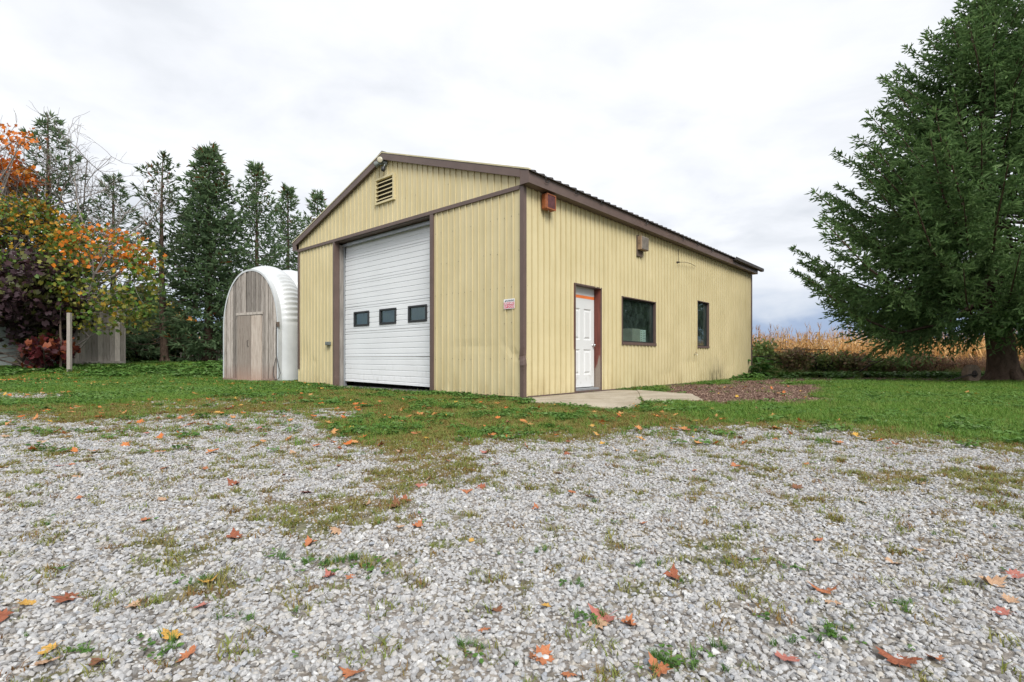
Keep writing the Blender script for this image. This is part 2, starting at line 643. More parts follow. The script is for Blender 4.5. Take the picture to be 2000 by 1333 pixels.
def g_at(px, py):
    """map point under a photo pixel (used once, to read the site plan off the photograph)"""
    Y = F * HC / (py - YH)
    return (px - 1000) / F * Y, Y


GE_U = [-600, 0, 200, 330, 480, 600, 690, 640, 650, 760, 870, 960, 1080, 1160, 1300, 1450, 1560, 1700, 1850, 2000, 2600]
GE_U = [-600, 0, 200, 330, 480, 590, 640, 700, 760, 870, 960, 1080, 1160, 1300, 1450, 1560, 1700, 1850, 2000, 2600]
GE_V = [800, 812, 818, 808, 802, 806, 848, 868, 880, 872, 866, 862, 850, 838, 832, 838, 850, 868, 890, 940]
STRIPS = [(850, 912, 75, 17, 1.7), (760, 950, 66, 17, 1.7), (655, 1000, 84, 18, 1.6), (590, 1022, 44, 11, 1.2), (690, 1108, 50, 11, .55), (588, 1100, 26, 7, .6),
          (350, 1150, 60, 16, .8), (520, 1215, 50, 20, .5), (905, 885, 60, 9, .8), (770, 1030, 30, 9, .6), (300, 1200, 60, 16, .45), (560, 1240, 40, 14, .4),
          (1600, 985, 90, 24, .55), (1750, 930, 120, 22, .6), (1880, 1000, 100, 30, .5), (1480, 925, 60, 12, .5), (1440, 1075, 50, 14, .45), (1330, 1225, 40, 14, .45),
          (1630, 1105, 40, 14, .4), (700, 905, 60, 10, .6), (500, 900, 70, 10, .4), (1920, 940, 90, 26, .6), (1950, 1090, 60, 20, .45), (280, 930, 70, 10, .35), (1840, 1150, 40, 12, .4)]


def masks(X, Y):
    X = np.asarray(X, float)
    Y = np.asarray(Y, float)
    Ys = np.maximum(Y, 0.55)
    u = np.clip(1000 + F * X / Ys, -500, 2500)
    v = YH + F * HC / Ys
    n = fbm(X * 1.7 + 3, Y * 1.7 + 8, 4) - 0.5
    n2 = fbm(X * 6 + 30, Y * 6 + 70, 3) - 0.5
    edge = np.interp(u, GE_U, GE_V)
    k = 0.35 + (v - 702) / 160.0
    gravel = sst(-12, 12, (v - edge) / k + n * 44 + n2 * 30)
    inl = sst(600, 620, u) * sst(720, 690, u) * sst(797, 800, v) * sst(822, 812, v)          # tongue of gravel before the big door
    gravel = np.maximum(gravel, inl * sst(-0.15, 0.1, n + n2 + 0.12))
    loop = sst(195, 120, u + n * 120) * sst(766, 770, v + n * 6) * sst(787, 782, v + n * 6)
    gravel = np.maximum(gravel, loop)
    thin = sst(230, 330, u) * sst(640, 560, u) * sst(776, 783, v) * sst(812, 806, v)
    gravel = np.maximum(gravel, thin * 0.9 * sst(-0.14, 0.12, n + n2 * 0.7))
    patch = np.zeros_like(u)
    w1, w2 = fbm(X * 3.1 + 11, Y * 3.1 + 1, 3) - 0.5, fbm(X * 3.1 + 71, Y * 3.1 + 41, 3) - 0.5
    uw, vw = u + w1 * 190 * np.clip((v - 702) / 250, .4, 2), v + w2 * 60 * np.clip((v - 702) / 250, .4, 2)
    for (pu, pv, ru, rv, s) in STRIPS:
        d2 = ((uw - pu) / (ru * 1.25)) ** 2 + ((vw - pv) / (rv * 1.25)) ** 2
        patch = np.maximum(patch, s * np.exp(-d2 * 1.2))
    patch = 1.25 * sst(0.20, 0.62, patch + n * 0.5 + n2 * 0.8) * sst(4, 20, (v - edge))
    fringe = sst(75, 0, (v - edge) / k) * sst(0.02, 0.2, n2 + n * 0.6)
    patch = np.maximum(patch, fringe * 0.8)
    speck = sst(0.09, 0.2, n2 + 0.35 * n)
    patch = np.maximum(patch, speck * 0.6)
    fine = sst(-0.12, 0.16, fbm(X * 26 + 5, Y * 26 + 2, 2) - 0.5)
    patch = sst(0.25, 0.65, patch * 0.85 + (fine - 0.5) * 0.85)
    gravel = gravel * (1 - 0.72 * np.clip(patch, 0, 1))
    a, b = local(X, Y)
    # mulch beside the long wall and along the edge of the lawn
    ue, ve = 1.0, 1.0
    m1 = sst(1280, 1330, u + n * 40) * sst(1650, 1570, u + n * 90) * sst(750, 756, v + n * 7) * sst(792, 785, v + n * 10)
    m1 = np.maximum(m1, sst(1400, 1440, u) * sst(1560, 1500, u) * sst(744, 747, v) * sst(760, 755, v))
    m2 = sst(1470, 1500, u) * sst(738.5, 740.5, v + n * 3) * sst(749, 746.5, v + n * 3)
    mulch = np.clip(np.maximum(m1, m2 * sst(-0.2, 0.0, n2 + 0.1)), 0, 1)
    sand = np.exp(-(((u - 1510) / 45) ** 2 + ((v - 750.5) / 4.0) ** 2)) * sst(0.3, 0.6, 0.5 + n2 + 0.2)
    # thin mossy turf between gravel and garage; lush grass left and right
    lushl = sst(640, 520, u + n * 160) * sst(8, -4, v - np.interp(u, [0, 200, 350, 600], [790, 790, 778, 768]) + n * 18)
    lushr = sst(1270, 1400, u + n * 120) * sst(-6, -26, v - edge + n * 26 + n2 * 12)
    lush = np.clip(np.maximum(lushl, lushr), 0, 1)
    clump = sst(0.02, 0.2, n + n2 * 0.5 - 0.02 + 0.20 * np.exp(-(((u - 850) / 190) ** 2 + ((v - 838) / 15) ** 2))
                + 0.15 * np.exp(-(((u - 1080) / 260) ** 2 + ((v - 795) / 8) ** 2)))
    soilfar = sst(24, 30, Y)
    return dict(gravel=np.clip(gravel, 0, 1), patch=patch, mulch=mulch, sand=np.clip(sand, 0, 1), lush=lush * (1 - mulch) * (1 - loop), clump=clump, u=u, v=v, edge=edge, n=n, n2=n2)


def axis_pts(lo, hi, step, far):
    core = np.arange(lo, hi + step * 0.5, step)
    out, d = [], step
    p = hi
    while p < far:
        d *= 1.28
        p += d
        out.append(p)
    out2, d, p = [], step, lo
    while p > -far:
        d *= 1.28
        p -= d
        out2.append(p)
    return np.concatenate([np.array(out2[::-1]), core, np.array(out)])


xs, ys = axis_pts(-19, 20, 0.13, 3500), axis_pts(0.4, 25, 0.12, 3500)
GX, GY = np.meshgrid(xs, ys)
GZ = gz(GX, GY)
mk = masks(GX.ravel(), GY.ravel())
V = np.stack([GX.ravel(), GY.ravel(), GZ.ravel()], 1)
nx, ny = len(xs), len(ys)
idx = np.arange(nx * ny).reshape(ny, nx)
Q = np.stack([idx[:-1, :-1].ravel(), idx[:-1, 1:].ravel(), idx[1:, 1:].ravel(), idx[1:, :-1].ravel()], 1)
gme = np_mesh('ground', V, Q, smooth=True)
for nm in ('gravel', 'mulch', 'sand', 'lush', 'clump'):
    at = gme.attributes.new(nm, 'FLOAT', 'POINT')
    at.data.foreach_set('value', mk[nm].astype(np.float32))


def ground_mat():
    m, t, p, o = new_mat('ground')

    def at(nm):
        return nd(t, 'ShaderNodeAttribute', attribute_name=nm).outputs['Fac']
    n_f = noise(t, 55.0, 5.0, 0.7)
    n_m = noise(t, 7.0, 6.0, 0.65)
    n_l = noise(t, 0.7, 5.0, 0.6)
    vor = nd(t, 'ShaderNodeTexVoronoi', ins={'Scale': 42.0})
    co = nd(t, 'ShaderNodeTexCoord')
    lk(t, co.outputs['Object'], vor.inputs['Vector'])
    grav = mixc(t, 1.0, ramp(t, n_f, [(0.25, (0.15, 0.13, 0.11)), (0.7, (0.36, 0.33, 0.30))]),
                ramp(t, vor.outputs['Color'], [(0.2, 0.6), (0.8, 1.15)]), 'MULTIPLY')
    moss = ramp(t, mth(t, 'ADD', mth(t, 'MULTIPLY', n_f, 0.5), mth(t, 'MULTIPLY', n_m, 0.5)),
                [(0.34, (0.085, 0.055, 0.025)), (0.48, (0.17, 0.12, 0.045)), (0.60, (0.16, 0.15, 0.045)), (0.72, (0.23, 0.17, 0.085))])
    grass = ramp(t, mth(t, 'ADD', mth(t, 'MULTIPLY', n_f, 0.4), mth(t, 'MULTIPLY', n_m, 0.6)),
                 [(0.3, (0.03, 0.06, 0.012)), (0.55, (0.06, 0.12, 0.022)), (0.75, (0.11, 0.16, 0.04))])
    mul = ramp(t, n_f, [(0.3, (0.05, 0.03, 0.022)), (0.5, (0.12, 0.07, 0.05)), (0.7, (0.20, 0.13, 0.095))])
    sand = ramp(t, n_m, [(0.3, (0.26, 0.15, 0.07)), (0.7, (0.40, 0.26, 0.13))])
    c = mixc(t, at('lush'), moss, grass)
    c = mixc(t, mth(t, 'MULTIPLY', at('clump'), 0.6), c, grass)
    c = mixc(t, at('gravel'), c, grav)
    c = mixc(t, at('mulch'), c, mul)
    c = mixc(t, at('sand'), c, sand)
    lk(t, c, p.inputs['Base Color'])
    p.inputs['Roughness'].default_value = 0.95
    p.inputs['Specular IOR Level'].default_value = 0.1
    bump(t, p, mth(t, 'ADD', n_f, vor.outputs['Distance']), 0.6, 0.02)


ground_mat()
tag(link('ground', gme, None, MT['ground']), kind='structure')

# ------------------------------------------------------------------ the yellow garage
BLD = empty('metal_garage', (P0[0], P0[1], 0.0), math.radians(90) - A_B)
tag(BLD, 'pale yellow ribbed steel garage with brown trim and white overhead door', 'garage')
PITCH, RH = 0.163, 0.026
SL = 0.3284
EO, GO = 0.183, 0.08                       # eave and gable overhang
ZF0, ZF1 = 3.515, 3.715


def zroof(y):
    return ZF1 + SL * (min(y, W - y) + EO)


def dent(s, z, wall):
    d = 0.0035 * (vnoise(s * 2.1 + 5, z * 1.7 + wall * 31) - 0.5) * 2
    if wall == 0:                           # knocks low on the front, by the corner
        for (ds, dz, rs, rz, a) in ((0.20, 0.72, 0.08, 0.08, 0.02), (0.30, 0.95, 0.06, 0.10, 0.016), (0.42, 0.93, 0.05, 0.05, 0.014), (1.2, 0.9, 0.5, 0.08, 0.008), (7.4, 0.8, 0.25, 0.35, 0.02), (6.9, 0.62, 0.1, 0.08, 0.015)):
            d += a * math.exp(-((s - ds) / rs) ** 2 - ((z - dz) / rz) ** 2)
    if wall == 1:
        for (ds, dz, rs, rz, a) in ((6.9, 0.55, 0.5, 0.07, 0.02), (8.4, 0.52, 0.4, 0.06, 0.022), (5.5, 0.3, 0.35, 0.12, 0.016), (9.8, 0.42, 0.3, 0.04, 0.02), (2.6, 0.35, 0.15, 0.12, 0.008), (10.6, 0.75, 0.3, 0.2, 0.012)):
            d += a * math.exp(-((s - ds) / rs) ** 2 - ((z - dz) / rz) ** 2)
    return d


def ribbed(wall, s0, s1, z0, ztop, holes, phase, place, per=5, zstep=0.14):
    """sheets of ribbed steel between s0 and s1; every sheet is its own part"""
    out = []
    w = PITCH * per
    k0 = math.floor((s0 - phase) / w)
    k1 = math.ceil((s1 - phase) / w)
    for k in range(k0, k1):
        a, b = max(s0, phase + k * w), min(s1, phase + (k + 1) * w)
        if b - a < 0.004:
            continue
        pr = []
        for j in range(per + 1):
            c = phase + k * w + j * PITCH
            rh_ = 0.016 if wall == 0 else 0.022
            gv = 0.008 if wall == 0 else 0.016  # invented groove beside each rib, shaped to shade as a dark line
            pr += [(c - 0.026, 0), (c - 0.024, -gv), (c - 0.016, -gv), (c - 0.013, rh_), (c + 0.012, rh_), (c + 0.020, 0)]
        pr.sort()
        ss = [p[0] for p in pr]
        hh = [p[1] for p in pr]
        cuts = sorted(set([a, b] + [x for x in ss if a < x < b] + [x for h in holes for x in (h[0], h[1]) if a < x < b]))
        mb, mb2 = MB(), MB()
        full = [h for h in holes if h[0] <= a and h[1] >= b and h[2] > z0]
        lap = 0.0012 * (k % 2)
        for q in range(len(cuts) - 1):
            sa, sb = cuts[q], cuts[q + 1]
            if sb - sa < 1e-4:
                continue
            mid = 0.5 * (sa + sb)
            iv = [(z0, None)]
            hs = sorted([h for h in holes if h[0] - 1e-6 <= mid <= h[1] + 1e-6], key=lambda h: h[2])
            segs, cur = [], z0
            for h in hs:
                if h[2] > cur + 1e-4:
                    segs.append((cur, h[2]))
                cur = max(cur, h[3])
            segs.append((cur, None))
            oa = float(np.interp(sa, ss, hh, 0, 0)) + lap
            ob = float(np.interp(sb, ss, hh, 0, 0)) + lap
            for (za, zb) in segs:
                ta = zb if zb is not None else ztop(sa)
                tb = zb if zb is not None else ztop(sb)
                if ta - za < 0.005 and tb - za < 0.005:
                    continue
                nz = max(1, int(max(ta, tb) / zstep) - int(za / zstep))
                vs = []
                for i in range(nz + 1):
                    f = i / nz
                    zA, zB = za + (ta - za) * f, za + (tb - za) * f
                    vs.append(place(sa, oa - dent(sa, zA, wall), zA))
                    vs.append(place(sb, ob - dent(sb, zB, wall), zB))
                (mb2 if full and za > full[0][2] else mb).add(vs, [(2 * i, 2 * i + 1, 2 * i + 3, 2 * i + 2) for i in range(nz)])
        for q_ in (mb, mb2):
            if q_.v:
                out.append(q_.build('siding_sheet', MT['siding_yellow'], BLD))
    return out


pf = lambda s, o, z: (-o, s, z)            # front wall (x = 0)
ps = lambda s, o, z: (s, -o, z)            # long wall (y = 0)
pb = lambda s, o, z: (L + o, s, z)
pl = lambda s, o, z: (s, W + o, z)
GD = (2.29, 5.90, -1, HB + 0.02)           # overhead door opening
VENT = (3.53, 4.155, 4.03, 4.53)
DOOR = (1.488, 2.392, -1, 2.058)
WIN1 = (3.225, 4.787, 0.965, 1.975)
WIN2 = (7.27, 8.09, 0.965, 2.228)
ribbed(0, 0.01, W, 0.03, lambda s: HB, [GD], 0.06, pf)
ribbed(0, 0.0, W, HB + 0.06, lambda s: zroof(s) - 0.06, [VENT], 0.02, pf)
ribbed(1, 0.01, L, 0.03, lambda s: HS + 0.01, [DOOR, WIN1, WIN2], 0.07, ps)
ribbed(2, 0.0, W, 0.03, lambda s: zroof(s) - 0.06, [], 0.0, pb, per=10, zstep=1.0)
ribbed(3, 0.0, L, 0.03, lambda s: HS + 0.01, [], 0.0, pl, per=10, zstep=1.0)

# screw heads, dull against the paint
sc_ = MB()


def screw(P, nrm):
    sc_.lathe([(0.0075, 0.0), (0.0075, 0.004), (0.004, 0.006)], P, nrm, 6)


for zr in (0.08, 0.66, 1.27, 1.88, 2.47, 3.06):
    for k in range(0, 75):
        s = 0.07 + k * PITCH + 0.03
        if s < L - 0.05 and random.random() < 0.62:
            z = zr + random.uniform(-0.012, 0.012)
            if not any(h[0] - .02 < s < h[1] + .02 and h[2] < z < h[3] for h in (DOOR, WIN1, WIN2)):
                screw((s, -0.003, z), (0, -1, 0))
    for k in range(0, 48):
        s = 0.06 + k * PITCH + 0.03
        if s < W - 0.05 and not (GD[0] - .08 < s < GD[1] + .03) and random.random() < 0.7:
            screw((-0.003, s, zr + random.uniform(-0.012, 0.012)), (-1, 0, 0))
for zr in (3.95, 4.45):
    for k in range(0, 48):
        s = 0.02 + k * PITCH + 0.03
        if zroof(max(0.0, min(W, s))) - 0.2 > zr and not (VENT[0] - .05 < s < VENT[1] + .05) and random.random() < 0.4:
            screw((-0.003, s, zr + random.uniform(-0.012, 0.012)), (-1, 0, 0))
tag(sc_.build('screw_heads', MT['screw_metal'], BLD), kind='stuff')

BR = MT['brown_metal']
# corner trim, knocked in near the ground
prof = [(-0.034, 0.045), (-0.034, -0.034), (0.045, -0.034)]
mb = MB()
zs = [-0.05, 0.2, 0.45, 0.52, 0.56, 0.62, 0.68, 0.71, 0.74, 0.85, 1.0, 1.2, 2.0, 3.0, HS + 0.01]
vs = []
for z in zs:
    k = math.exp(-((z - 0.70) / 0.055) ** 2)
    k2 = math.exp(-((z - 0.56) / 0.04) ** 2)
    k3 = 0.25 * math.exp(-((z - 0.95) / 0.25) ** 2)
    for (x, y) in prof:
        i = 0.020 * (k + k3) - 0.014 * k2
        if (x, y) == (-0.034, -0.034):
            vs.append((x + i, y + i, z))
        elif y > 0:
            vs.append((x + 0.35 * i, y + 0.02 * k, z))
        else:
            vs.append((x - 0.01 * k, y + 0.35 * i, z))
mb.add(vs, [(3 * i + j, 3 * i + j + 1, 3 * i + j + 4, 3 * i + j + 3) for i in range(len(zs) - 1) for j in range(2)])
mb.build('corner_trim', BR, BLD)['label'] = 'brown corner trim dented near the ground'
MB().box((-0.022, W - 0.06, 0.4), (0.0, W + 0.02, HS)).box((0, W + 0.002, 0.4), (0.05, W + 0.022, HS)).build('corner_trim', BR, BLD)
MB().box((L - 0.06, -0.025, 0.0), (L + 0.02, -0.001, HS)).box((L + 0.002, 0, 0), (L + 0.022, 0.06, HS)).build('corner_trim', BR, BLD)
# base trim and a dark sill plate below it
for a, b in ((0.0, DOOR[0]), (DOOR[1], L)):
    MB().box((a + 0.09 * (a == 0), -0.030, 0.0), (b, -0.002, 0.042)).build('base_trim', BR, BLD)
for a, b in ((0.09, GD[0] - 0.04), (GD[1] + 0.07, W)):
    MB().box((-0.028, a, 0.004), (-0.002, b, 0.036)).build('base_trim', BR, BLD)
MB().box((0.02, 0.0, -0.12), (L, 0.05, 0.03)).box((0.0, 0.06, -0.12), (0.05, GD[0] - .05, 0.03)).box((0.0, GD[1] + .05, -0.12), (0.05, W, 0.03)).build('sill_plate', MT['black_gap'], BLD)
# belt trim across the front
MB().box((-0.038, 0.047, HB - 0.002), (-0.001, W - 0.002, HB + 0.066)).build('belt_trim', BR, BLD)

# eaves
for (y0, y1, ys) in ((-EO, -EO + 0.025, 0), (W + EO - 0.025, W + EO, 1)):
    MB().box((-GO + 0.027, y0, ZF0), (L + GO, y1, ZF1)).build('fascia', BR, BLD)
MB().box((-GO + 0.03, -EO + 0.026, ZF0 - 0.002), (L + GO - 0.01, 0.02, ZF0 + 0.012)).build('soffit', BR, BLD)
MB().box((-GO + 0.03, W - 0.02, ZF0 - 0.002), (L + GO - 0.01, W + EO - 0.026, ZF0 + 0.012)).build('soffit', BR, BLD)
for sgn in (0, 1):
    yy = (lambda y: y) if sgn == 0 else (lambda y: W - y)
    MB().prism([(-GO, yy(-EO), ZF0), (-GO, yy(0.004), ZF0), (-GO, yy(0.004), ZF1 + SL * EO - .01), (-GO, yy(-EO), ZF1)], (0.026, 0, 0)).build('eave_return', BR, BLD)
    for xe in (-GO - 0.004, L + GO - 0.02):
        MB().prism([(xe, yy(0.005), zroof(0.005) - 0.135), (xe, yy(W / 2), zroof(W / 2) - 0.135), (xe, yy(W / 2), zroof(W / 2) - 0.002), (xe, yy(0.005), zroof(0.005) - 0.002)],
                   (0.026, 0, 0)).build('rake_board', BR, BLD)
    MB().prism([(-GO + 0.023, yy(0.0), zroof(0.0) - 0.128), (-GO + 0.023, yy(W / 2), zroof(W / 2) - 0.128), (-GO + 0.023, yy(W / 2), zroof(W / 2) - 0.116), (-GO + 0.023, yy(0.0), zroof(0.0) - 0.116)],
               (GO - 0.02, 0, 0)).build('rake_soffit', BR, BLD)
    # pale drip edge on top of the rake
    MB().prism([(-GO - 0.012, yy(-EO - 0.01), ZF1 + 0.002), (-GO - 0.012, yy(W / 2), zroof(W / 2) + 0.004), (-GO - 0.012, yy(W / 2), zroof(W / 2) + 0.03), (-GO - 0.012, yy(-EO - 0.01), ZF1 + 0.028)],
               (0.05, 0, 0)).build('drip_edge', MT['cream_metal'], BLD)

# roof sheets, ribs running up the slope
RP = 0.2286
nsheet = 13
shw = (L + 2 * GO) / nsheet
shr = []
for half in (0, 1):
    for k in range(nsheet):
        mb = MB()
        x0 = -GO + k * shw
        yy = (lambda y: y) if half == 0 else (lambda y: W - y)
        ya, yb_ = -EO - 0.045, W / 2
        za, zb = ZF1 + 0.004 - SL * 0.045, zroof(W / 2) + 0.006
        n_ = 4
        pr = []
        for j in range(n_):
            c = x0 + (j + 0.5) * shw / n_
            pr += [(c - 0.03, 0), (c - 0.013, 0.026), (c + 0.013, 0.026), (c + 0.03, 0)]
        pr = [(x0 + 0.001, 0)] + pr + [(x0 + shw - 0.001, 0)]
        vs = []
        for (x, h) in pr:
            vs += [(x, yy(ya), za + h), (x, yy(yb_), zb + h)]
        m_ = len(pr)
        fs = [(2 * i, 2 * i + 2, 2 * i + 3, 2 * i + 1) for i in range(m_ - 1)]
        low_ = [(x0 + 0.001, yy(ya), za - 0.012), (x0 + shw - 0.001, yy(ya), za - 0.012), (x0 + 0.001, yy(yb_), zb - 0.012), (x0 + shw - 0.001, yy(yb_), zb - 0.012)]
        b0 = len(vs)
        vs += low_
        fs += [(b0, b0 + 2, b0 + 3, b0 + 1)]
        fs += [tuple([b0, b0 + 1] + [2 * i for i in range(m_ - 1, -1, -1)])]
        mb.add(vs, fs).build('roof_sheet', MT['roof_dark'], BLD)
MB().prism([(-GO - 0.01, W / 2 - 0.16, zroof(W / 2) - 0.018), (-GO - 0.01, W / 2, zroof(W / 2) + 0.05), (-GO - 0.01, W / 2 + 0.16, zroof(W / 2) - 0.018),
            (-GO - 0.01, W / 2, zroof(W / 2) + 0.03)], (L + 2 * GO + 0.02, 0, 0)).build('ridge_cap', MT['roof_dark'], BLD)
# inside: floor slab and a plain ceiling keep the windows dark
MB().box((0.06, 0.06, -0.1), (L - 0.06, W - 0.06, 0.015)).build('floor_slab', MT['floor_concrete'], BLD)
MB().box((0.3, 0.04, 3.60), (L - 0.04, W - 0.04, 3.64)).build('ceiling_lining', MT['interior'], BLD)
MB().box((2.6, 3.4, 0.02), (L - 0.05, 3.45, 3.6)).build('partition', MT['interior'], BLD)
# hooks for lights under the roof edge
for hx in (0.31, 1.19, 2.05, 3.89, 5.86, 6.76, 7.76):
    r = random.uniform(-0.03, 0.03)
    MB().tube([(hx, -EO - 0.052, 3.712), (hx, -EO - 0.05, 3.66), (hx + 0.02, -EO - 0.03, 3.632 + r), (hx + 0.09, -EO - 0.025, 3.640 + r), (hx + 0.12, -EO - 0.03, 3.67)], 0.0065, 5).build('light_hook', MT['black_plastic'], BLD)
# loose length of gutter at the far eave
MB().prism([(9.55, -EO - 0.10, 3.73), (9.55, -EO - 0.10, 3.645), (9.55, -EO - 0.075, 3.63), (9.55, -EO - 0.002, 3.63), (9.55, -EO - 0.002, 3.71), (9.55, -EO - 0.012, 3.64), (9.55, -EO - 0.085, 3.66), (9.55, -EO - 0.09, 3.73)],
           (L + 0.42 - 9.55, 0, 0.0)).build('gutter', MT['roof_dark'], BLD)

# ---- overhead door
XO = 0.24
OD = MB().box((0.0, GD[1] - 0.012, 0.0), (0.10, GD[1] + 0.012, HB)).box((-0.034, GD[1] - 0.014, 0.0), (-0.001, GD[1] + 0.055, HB - 0.004)).build('overhead_door', BR, BLD)
OD['label'] = 'white ribbed sectional overhead door, open a hand above the sill'
MB().box((-0.034, GD[0] - 0.036, 0.0), (0.0, GD[0] + 0.058, HB - 0.004)).box((0.002, GD[0] - 0.02, 0.0), (0.10, GD[0] + 0.01, HB)).build('jamb_trim', BR, OD)
MB().box((0.001, GD[0], HB - 0.012), (0.20, GD[1], HB + 0.03)).build('header', BR, OD)
MB().box((0.102, GD[1] - 0.03, 0.0), (0.20, GD[1] + 0.02, HB - 0.05)).build('jamb_post', MT['wood_grey'], OD)
MB().box((0.102, GD[0] - 0.03, 0.0), (0.20, GD[0] + 0.02, HB - 0.05)).build('jamb_post', MT['wood_grey'], OD)
MB().box((0.202, GD[1] - 0.05, 0.0), (0.222, GD[1] + 0.03, 3.40)).box((0.222, GD[1] - 0.012, 0.0), (0.30, GD[1] + 0.0, 3.40)).build('track', MT['galvanised'], OD)
MB().box((0.16, GD[0] + .02, 3.37), (0.215, GD[1] - .05, 3.425)).build('weather_strip', MT['galvanised'], OD)
zsec = [0.125, 0.712, 1.312, 1.905, 2.49, 3.07, 3.65]
yl, yr = 5.862, 2.30
OW = ((4.837, 5.459), (3.802, 4.413), (2.765, 3.372))
for k in range(6):
    za, zb = zsec[k] + 0.004, zsec[k + 1] - 0.004
    n_ = 5
    pr = [(za, 0.0)]
    hgt = (zb - za)
    for j in range(n_):
        c = za + hgt * (j + 0.5) / n_
        pr += [(c - 0.012, 0.0), (c - 0.006, 0.009), (c + 0.006, 0.009), (c + 0.012, 0.0)]
    pr += [(zb, 0.0)]
    win = k == 2
    cols = [yr, yl] if not win else sorted([yr, yl] + [q for w_ in OW for q in w_])
    if k == 0:
        cols = list(np.linspace(yr, yl, 13))
    mb = MB()
    for q in range(len(cols) - 1):
        a, b = cols[q], cols[q + 1]
        hole = win and any(abs(a - w_[0]) < 1e-6 for w_ in OW)
        rows = pr
        if win:
            rows = sorted(pr + [(1.43, 0.0), (1.775, 0.0)])
        for i in range(len(rows) - 1):
            (z_a, o_a), (z_b, o_b) = rows[i], rows[i + 1]
            if hole and z_a >= 1.43 - 1e-6 and z_b <= 1.775 + 1e-6:
                continue

            def dz(y, z):
                # bottom section hangs low to the right and is creased there
                if k == 0:
                    f = (yl - y) / (yl - yr)
                    return -0.040 * f * (1 - (z - za) / hgt)
                return 0.0

            def dx(y, z):
                t_ = 0.012 * (vnoise(y * 1.3 + k * 7, z * 2) - 0.5)
                if k == 0:
                    t_ += 0.03 * math.exp(-((y - 2.75) / 0.14) ** 2) * (0.3 + (z - za) / hgt) * 0.6
                if k == 5:
                    t_ += (z - za) * 0.10
                return t_
            mb.add([(XO + o_a + dx(a, z_a), a, z_a + dz(a, z_a)), (XO + o_a + dx(b, z_a), b, z_a + dz(b, z_a)),
                    (XO + o_b + dx(b, z_b), b, z_b + dz(b, z_b)), (XO + o_b + dx(a, z_b), a, z_b + dz(a, z_b))], [(0, 1, 2, 3)])
    d_ = -0.04 if k == 0 else 0.0
    mb.add([(XO, yr, za + d_), (XO, yl, za), (XO + 0.04, yl, za), (XO + 0.04, yr, za + d_)], [(0, 1, 2, 3)])
    mb.add([(XO, yr, zb), (XO, yl, zb), (XO + 0.04, yl, zb), (XO + 0.04, yr, zb)], [(0, 1, 2, 3)])
    sec = mb.build('door_section', MT['door_white'], OD)
    MB().add([(XO + 0.042, yr, za + d_), (XO + 0.042, yl, za), (XO + 0.042, yl, zb), (XO + 0.042, yr, zb)], [(0, 1, 2, 3)]).v
    if k == 2:
        for (a, b) in OW:
            fr = MB()
            z0_, z1_ = 1.428, 1.777
            t_ = 0.045
            fr.box((XO - 0.022, a - .006, z0_), (XO + 0.035, b + .006, z0_ + t_)).box((XO - 0.022, a - .006, z1_ - t_), (XO + 0.035, b + .006, z1_))
            fr.box((XO - 0.0215, a - .006, z0_ + t_), (XO + 0.035, a + t_, z1_ - t_)).box((XO - 0.0215, b - t_, z0_ + t_), (XO + 0.035, b + .006, z1_ - t_))
            f_ = fr.build('window_frame', MT['black_plastic'], OD, bevel=0.008)
            MB().add([(XO + 0.012, a + t_, z0_ + t_), (XO + 0.012, b - t_, z0_ + t_), (XO + 0.012, b - t_, z1_ - t_), (XO + 0.012, a + t_, z1_ - t_)], [(3, 2, 1, 0)]).build('pane', MT['window_glass'], OD)
MB().box((0.0, GD[0] + 0.02, -0.09), (0.9, GD[1] - 0.01, 0.012)).box((-0.26, GD[0] - 0.05, -0.09), (0.0, GD[1] + 0.02, 0.004)).build('door_sill', MT['concrete'], BLD)

# ---- gable vent with louvres
vx0, vx1, vz0, vz1 = VENT
VT = MB()
VT.box((-0.05, vx0 - .03, vz0 - .03), (0.02, vx1 + .03, vz0 + 0.012)).box((-0.05, vx0 - .03, vz1 - 0.012), (0.02, vx1 + .03, vz1 + .03))
VT.box((-0.049, vx0 - .03, vz0 + .013), (0.02, vx0 + 0.012, vz1 - .013)).box((-0.049, vx1 - 0.012, vz0 + .013), (0.02, vx1 + .03, vz1 - .013))
vt = VT.build('gable_vent', MT['cream_metal'], BLD)
vt.data.materials[0] = MT['siding_yellow']
for k in range(5):
    z = vz0 + 0.05 + k * (vz1 - vz0 - 0.06) / 5
    MB().prism([(-0.045, vx0 + .013, z), (0.05, vx0 + .013, z + 0.075), (0.05, vx0 + .013, z + 0.081), (-0.045, vx0 + .013, z + 0.018)], (0, vx1 - vx0 - .026, 0)).build('louvre', MT['siding_yellow'], vt)
MB().box((0.06, vx0, vz0), (0.07, vx1, vz1)).build('vent_back', MT['interior'], vt)

# ---- entry door
yd = 0.135
ED = MB().box((DOOR[1] - 0.004, 0.0, 0.0), (DOOR[1] + 0.03, yd + 0.06, DOOR[3] + 0.02)).box((DOOR[0] - 0.03, 0.0, 0.0), (DOOR[0] + 0.006, yd + 0.06, DOOR[3] + 0.02)).build('entry_door', MT['jamb_red'], BLD)
ED['label'] = 'white panelled entry door in a worn red frame'
MB().box((DOOR[0] - 0.02, -0.022, DOOR[3] - 0.004), (DOOR[1] + 0.02, yd + .05, DOOR[3] + 0.02)).build('head_trim', BR, ED)
MB().box((DOOR[0] - 0.014, -0.024, 0.0), (DOOR[0] + 0.004, -0.001, DOOR[3])).box((DOOR[1] - 0.004, -0.024, 0.0), (DOOR[1] + 0.014, -0.001, DOOR[3])).build('side_trim', BR, ED)
MB().box((DOOR[0] + .007, -0.028, -0.03), (DOOR[1] - .005, yd + 0.05, 0.058)).build('threshold', BR, ED)
MB().box((DOOR[0] + .008, 0.03, 0.059), (DOOR[1] - .006, yd + 0.05, 0.095)).build('threshold', MT['galvanised'], ED)
